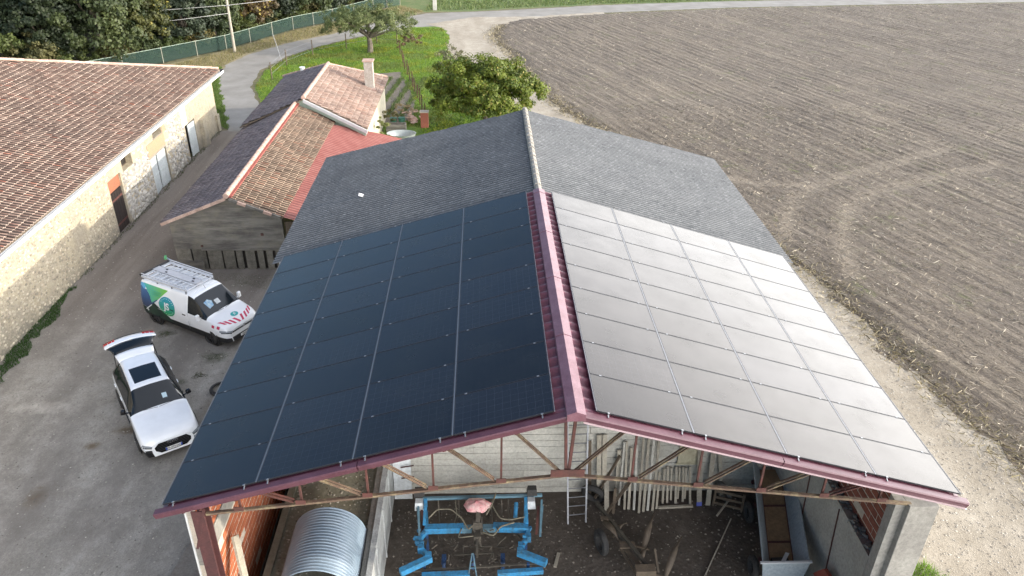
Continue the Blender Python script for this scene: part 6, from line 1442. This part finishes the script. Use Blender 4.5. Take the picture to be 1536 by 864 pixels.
o_, Q = shell(van, VS, vof, {'windscreen': M['carglass'], 'side_window': M['carglass'], 'body': M['vanwhite'], 'lower_cladding': M['black']}, 5)
vb = o_['body']; bvan = bvh_of(list(o_.values()))
q = MB(); q.add([(2.50, y, z) for y, z in [(.66, .30), (.70, .48), (.70, .64), (.66, .74), (.58, .80), (.36, .84), (0, .85), (-.36, .84), (-.58, .80), (-.66, .74), (-.70, .64), (-.70, .48), (-.66, .30)]], [tuple(range(13))]); q.build('front_bumper', M['vanwhite'], van)
q = MB(); q.add([(-2.42, y, z) for y, z in [(.84, .36), (.89, .58), (.90, .90), (.88, 1.20), (.74, 1.76), (.56, 1.83), (0, 1.85), (-.56, 1.83), (-.74, 1.76), (-.88, 1.20), (-.90, .90), (-.89, .58), (-.84, .36)]], [tuple(range(13))]); q.build('rear_door', M['vanwhite'], van)
frontpoly('lower_grille', [(-.62, .30), (.62, .30), (.66, .50), (-.66, .50)], 2.50, .02, M['black'], van)
frontpoly('upper_grille', [(-.64, .70), (.64, .70), (.62, .755), (-.62, .755)], 2.502, .015, M['black'], van)
vpl = frontpoly('number_plate', [(-.26, .36), (.26, .36), (.26, .46), (-.26, .46)], 2.525, .01, M['plate'], van)
text_obj('plate_text', 'GB-518-KJ', .085, Matrix.Translation((2.537, 0, .408)) @ Matrix(((0, 0, 1), (1, 0, 0), (0, 1, 0))).to_4x4(), M['black'], vpl, .002)
q = MB()
for z0 in (.71, .76): 
    q.beam((2.53, -.10, z0), (2.53, 0, z0+.06), .015, .02, (1, 0, 0)); q.beam((2.53, .10, z0), (2.53, 0, z0+.06), .015, .02, (1, 0, 0))
q.build('chevron_badge', M['chrome'], van)
M['redfilm'] = simple('red_reflective_film', (.55, .03, .10), (.48, .03, .08), 6, .45)
dn_ = (0, 0, -1)
for sd in (1, -1):
    a = [(sd*.60, .76), (sd*.95, .86), (sd*.93, .98), (sd*.78, .92), (sd*.56, .84)]
    hl = poly_patch('headlight', a, lambda a_, b_: (2.9, a_, b_), M['lamp'], van, bvan, (-1, 0, -.2), .04, .010)
    poly_patch('lamp_bezel', [(sd*.60, .75), (sd*.95, .85), (sd*.95, .88), (sd*.60, .79)], lambda a_, b_: (2.9, a_, b_), M['gloss'], hl, bvan, (-1, 0, -.2), .04, .013)
    # chevrons on the bonnet, leaning outwards from the middle
    for k, y0 in enumerate((.03, .24, .43, .60)):
        x0 = 2.43-.02*k*k; poly_patch('red_chevron', [(x0, sd*(y0)), (x0-.015*k, sd*(y0+.10)), (x0-.26-.02*k, sd*(y0+.22)), (x0-.25, sd*(y0+.11))], lambda a_, b_: (a_, b_, 2.5), M['redfilm'], van, bvan, dn_, .04, .006)
    for x_ in (1.72, 1.98): poly_patch('red_square', [(x_, .88), (x_+.13, .86), (x_+.15, .98), (x_+.02, 1.0)], (lambda a_, b_, s=sd: (a_, s*1.6, b_)), M['redfilm'], van, bvan, (0, -sd, 0), .04, .006)
    q = MB(); q.beam((1.22, sd*.95, 1.18), (1.2, sd*1.04, 1.19), .06, .04); q.box((1.18, sd*1.11, 1.24), (.13, .20, .26), Matrix.Rotation(sd*.2, 3, 'Z'), 0, .85); q.build('wing_mirror', M['vanwhite'], van, bevel=.025)
    for x_ in (1.58, -1.70):
        wheel(van, x_, sd*.84, .34, .23, sd, -.28 if x_ > 0 else 0)
        q = MB(); q.torus((x_, sd*.905, .35), (0, 1, 0), .40, .045, 24, 6); q.build('wheel_arch', M['black'], van, smooth=True)
    for x_ in (.28, -.42): 
        q = MB(); q.beam((x_, sd*.972, 1.02), (x_-.17, sd*.975, 1.03), .03, .035); q.build('door_handle', M['black'], van)
    q = MB(); q.beam((.40, sd*.962, .42), (.40, sd*.955, 1.15), .008, .012); q.beam((-1.28, sd*.962, .6), (-1.28, sd*.955, 1.2), .008, .012); q.build('door_gap', M['alu_dark'], van)
q = MB(); q.beam((2.515, 0, .42), (2.515, 0, .42), .01, .01)
# side graphics on both sides
def m_grad(name, ca, cb, axis_, lo_v, hi_v, cmid=None):
    s = NT(name); g = s.n('ShaderNodeTexCoord'); sx = s.n('ShaderNodeSeparateXYZ'); s.t.links.new(g.outputs['Object'], sx.inputs[0])
    mr = s.n('ShaderNodeMapRange'); s.t.links.new(sx.outputs[axis_], mr.inputs[0]); mr.inputs[1].default_value = lo_v; mr.inputs[2].default_value = hi_v
    col = s.ramp(mr.outputs[0], [(0, ca), (1, cb)] if cmid is None else [(0, ca), (.5, cmid), (1, cb)]); s.b.inputs['Coat Weight'].default_value = .6; return s.fin(col, .35)
g_tri = m_grad('teal_to_green_film', (.02, .38, .42), (.16, .48, .03), 0, -2.35, -.75); g_cir = m_grad('blue_to_green_film', (.02, .36, .12), (.01, .30, .42), 2, .75, 1.45)
g_sea = m_grad('navy_sea_film', (.012, .03, .09), (.03, .12, .30), 2, .8, 1.7); g_dark = simple('dark_green_film', (.010, .025, .022), (.02, .05, .03), 3, .4); g_teal = simple('teal_film', (.03, .36, .34), None, 3, .35)
g_sky = simple('pale_blue_film', (.10, .36, .60), None, 3, .35); wht = simple('white_lettering', (.78, .8, .8), None, 3, .4)
for sd in (1, -1):
    T3 = (lambda a_, b_, s=sd: (a_, s*1.8, b_)); D_ = (0, -sd, 0)
    def gp(nm, pts, m, off_): return poly_patch(nm, pts if sd < 0 else pts[::-1], T3, m, van, bvan, D_, .06, off_)
    gp('sky_graphic', [(-2.40, 1.35), (-2.1, 1.5), (-2.0, 1.80), (-2.38, 1.78)], g_sky, .005)
    gp('green_triangle_graphic', [(-2.16, 1.80), (-.72, 1.80), (-1.48, 1.12), (-1.66, .98), (-1.78, 1.32)], g_tri, .007)
    gp('sea_graphic', [(-2.41, .80), (-1.95, .72), (-1.66, .98), (-1.78, 1.32), (-1.98, 1.56), (-2.15, 1.55), (-2.3, 1.66), (-2.40, 1.60)], g_sea, .009)
    gp('dark_lower_graphic', [(-2.40, .40), (-.55, .40), (-.75, .60), (-1.20, .86), (-1.60, 1.12), (-1.66, .98), (-1.95, .72), (-2.40, .78)], g_dark, .011)
    gp('dark_bar_graphic', [(-1.72, 1.02), (-1.36, 1.28), (-1.33, 1.24), (-1.70, .96)], g_sea, .014)
    gp('pale_line_graphic', [(-2.15, .64), (-1.72, .96), (-1.70, .94), (-2.12, .61)], wht, .016)
    lg = gp('round_logo', [(-.78+.47*math.cos(t), 1.10+.42*math.sin(t)) for t in np.linspace(0, 2*math.pi, 29)[:-1]], g_cir, .013)
    rot = Matrix(((-1*sd if sd > 0 else 1, 0, 0), (0, 0, -sd), (0, 1, 0))).to_4x4()
    rot = Matrix(((1, 0, 0), (0, 0, 1), (0, 1, 0))).to_4x4() if sd < 0 else Matrix(((-1, 0, 0), (0, 0, 1), (0, 1, 0))).to_4x4()
    text_obj('logo_letters', 'JS', .42, Matrix.Translation((-.78, sd*1.8, 1.11)) @ rot, wht, lg, .012, 0, bvan, D_, .034)
    for a0, a1, ch in ((.5, 2.6, 'upper'), (3.7, 5.7, 'lower')):
        q = MB(); n_ = 9
        for k in range(n_):
            t = a0+(a1-a0)*k/(n_-1); c_ = Vector((-.78+.385*math.cos(t), sd*1.8, 1.10+.345*math.sin(t))); q.box(c_, (.035, .001, .03))
        oo = q.build('logo_ring_text', wht, lg); project_obj(oo, bvan, D_, .017)
    text_obj('small_lettering', 'JS', .11, Matrix.Translation((-2.02, sd*1.8, .62)) @ rot, wht, van, .006, 0, bvan, D_, .018)
    for z_, w_ in ((.86, .5), (1.60, .55), (1.52, .45), (1.44, .5)):
        q = MB()
        for k in range(7): q.lo((-1.62+(.25 if z_ < 1 else 0)+k*w_/7, sd*1.8-.001, z_-.015), (-1.62+(.25 if z_ < 1 else 0)+k*w_/7+w_/10, sd*1.8, z_+.012))
        oo = q.build('lettering_line', wht if z_ < 1 else g_teal, van); project_obj(oo, bvan, D_, .018)
bl = poly_patch('bonnet_logo', [(2.02+.13*math.cos(t), .02+.17*math.sin(t)) for t in np.linspace(0, 2*math.pi, 25)[:-1]], lambda a_, b_: (a_, b_, 2.5), g_teal, van, bvan, dn_, .05, .007)
text_obj('bonnet_letters', 'JS', .13, Matrix.Translation((2.02, .02, 2.5)) @ Matrix.Rotation(R(90), 4, 'Z'), wht, bl, .004, 0, bvan, dn_, .022)
bws = bvh_of([o_['windscreen']])
poly_patch('dashboard_paper', [(1.10, -.12), (1.26, -.12), (1.26, .10), (1.10, .10)], lambda a_, b_: (a_, b_, 2.6), M['white'], van, bws, (0, 0, -1), .05, .004)
poly_patch('dashboard_cloth', [(1.02, -.56), (1.28, -.50), (1.24, -.26), (1.08, -.20), (.98, -.34)], lambda a_, b_: (a_, b_, 2.6), simple('blue_white_cloth', (.10, .28, .48), (.5, .58, .6), 9, .7, obj=True), van, bws, (0, 0, -1), .05, .004)
q = MB(); q.tube([(.62, .0, 1.90), (.50, 0, 2.06)], .008, 5); q.build('roof_aerial', M['black'], van)
for sd in (1, -1):
    q = MB(); q.tube([(1.53, sd*.05, 1.255), (1.42, sd*.66, 1.25)], .009, 5); q.build('wiper', M['black'], van)
# roof rack
rk = MB()
for sd in (1, -1): rk.beam((.30, sd*.70, 2.05), (-2.30, sd*.72, 2.03), .05, .09); rk.beam((.30, sd*.70, 2.17), (-2.30, sd*.72, 2.16), .03, .03)
M['rack'] = simple('bright_rack_aluminium', (.72, .73, .75), (.60, .61, .63), 5, .4, .25)
rko = rk.build('roof_rack', M['rack'], van)
for x_ in (.28, -.55, -1.40, -2.28):
    q = MB(); q.beam((x_, -.70, 2.03), (x_, .70, 2.03), .06, .04); q.build('cross_bar', M['rack'], rko)
    for sd in (1, -1):
        q = MB(); q.beam((x_, sd*.70, 1.88), (x_, sd*.70, 2.03), .05, .05, (0, 1, 0)); q.build('rack_foot', M['alu_dark'], rko)
q = MB(); q.beam((.26, .02, 2.075), (-2.34, .02, 2.075), .34, .03); q.build('walkway_board', simple('pale_rack_board', (.50, .50, .51), (.42, .42, .44), 3, .5), rko)
q = MB(); q.tube([(-2.36, -.74, 2.08), (-2.36, .74, 2.08)], .045, 10); q.build('rear_roller', M['black'], rko)
for k in range(9):
    for sd in (1, -1):
        x_ = .05-k*.27; q = MB(); q.beam((x_, sd*.24, 2.07), (x_, sd*.62, 2.07), .04, .025); q.build('ladder_rung', M['rack'], rko)
for yy in (.24, .62, -.24, -.62):
    q = MB(); q.beam((.2, yy, 2.07), (-2.25, yy, 2.07), .03, .045); q.build('ladder_stile', M['rack'], rko)
for x_, y_ in ((-1.75, .12), (-1.6, -.05), (-.15, .12), (-.02, -.05)):
    q = MB(); q.box((x_, y_, 2.10), (.10, .05, .03)); q.build('rubber_pad', M['black'], rko)
q = MB(); q.beam((-2.42, .62, 2.20), (-2.62, .80, 2.22), .10, .05); q.build('green_load_end', simple('green_plastic_tip', (.10, .32, .12), None, 3, .5), rko)
q = MB(); q.beam((-2.2, .70, 2.14), (-2.6, .78, 2.16), .06, .05); q.build('load_bar', M['alu'], rko)
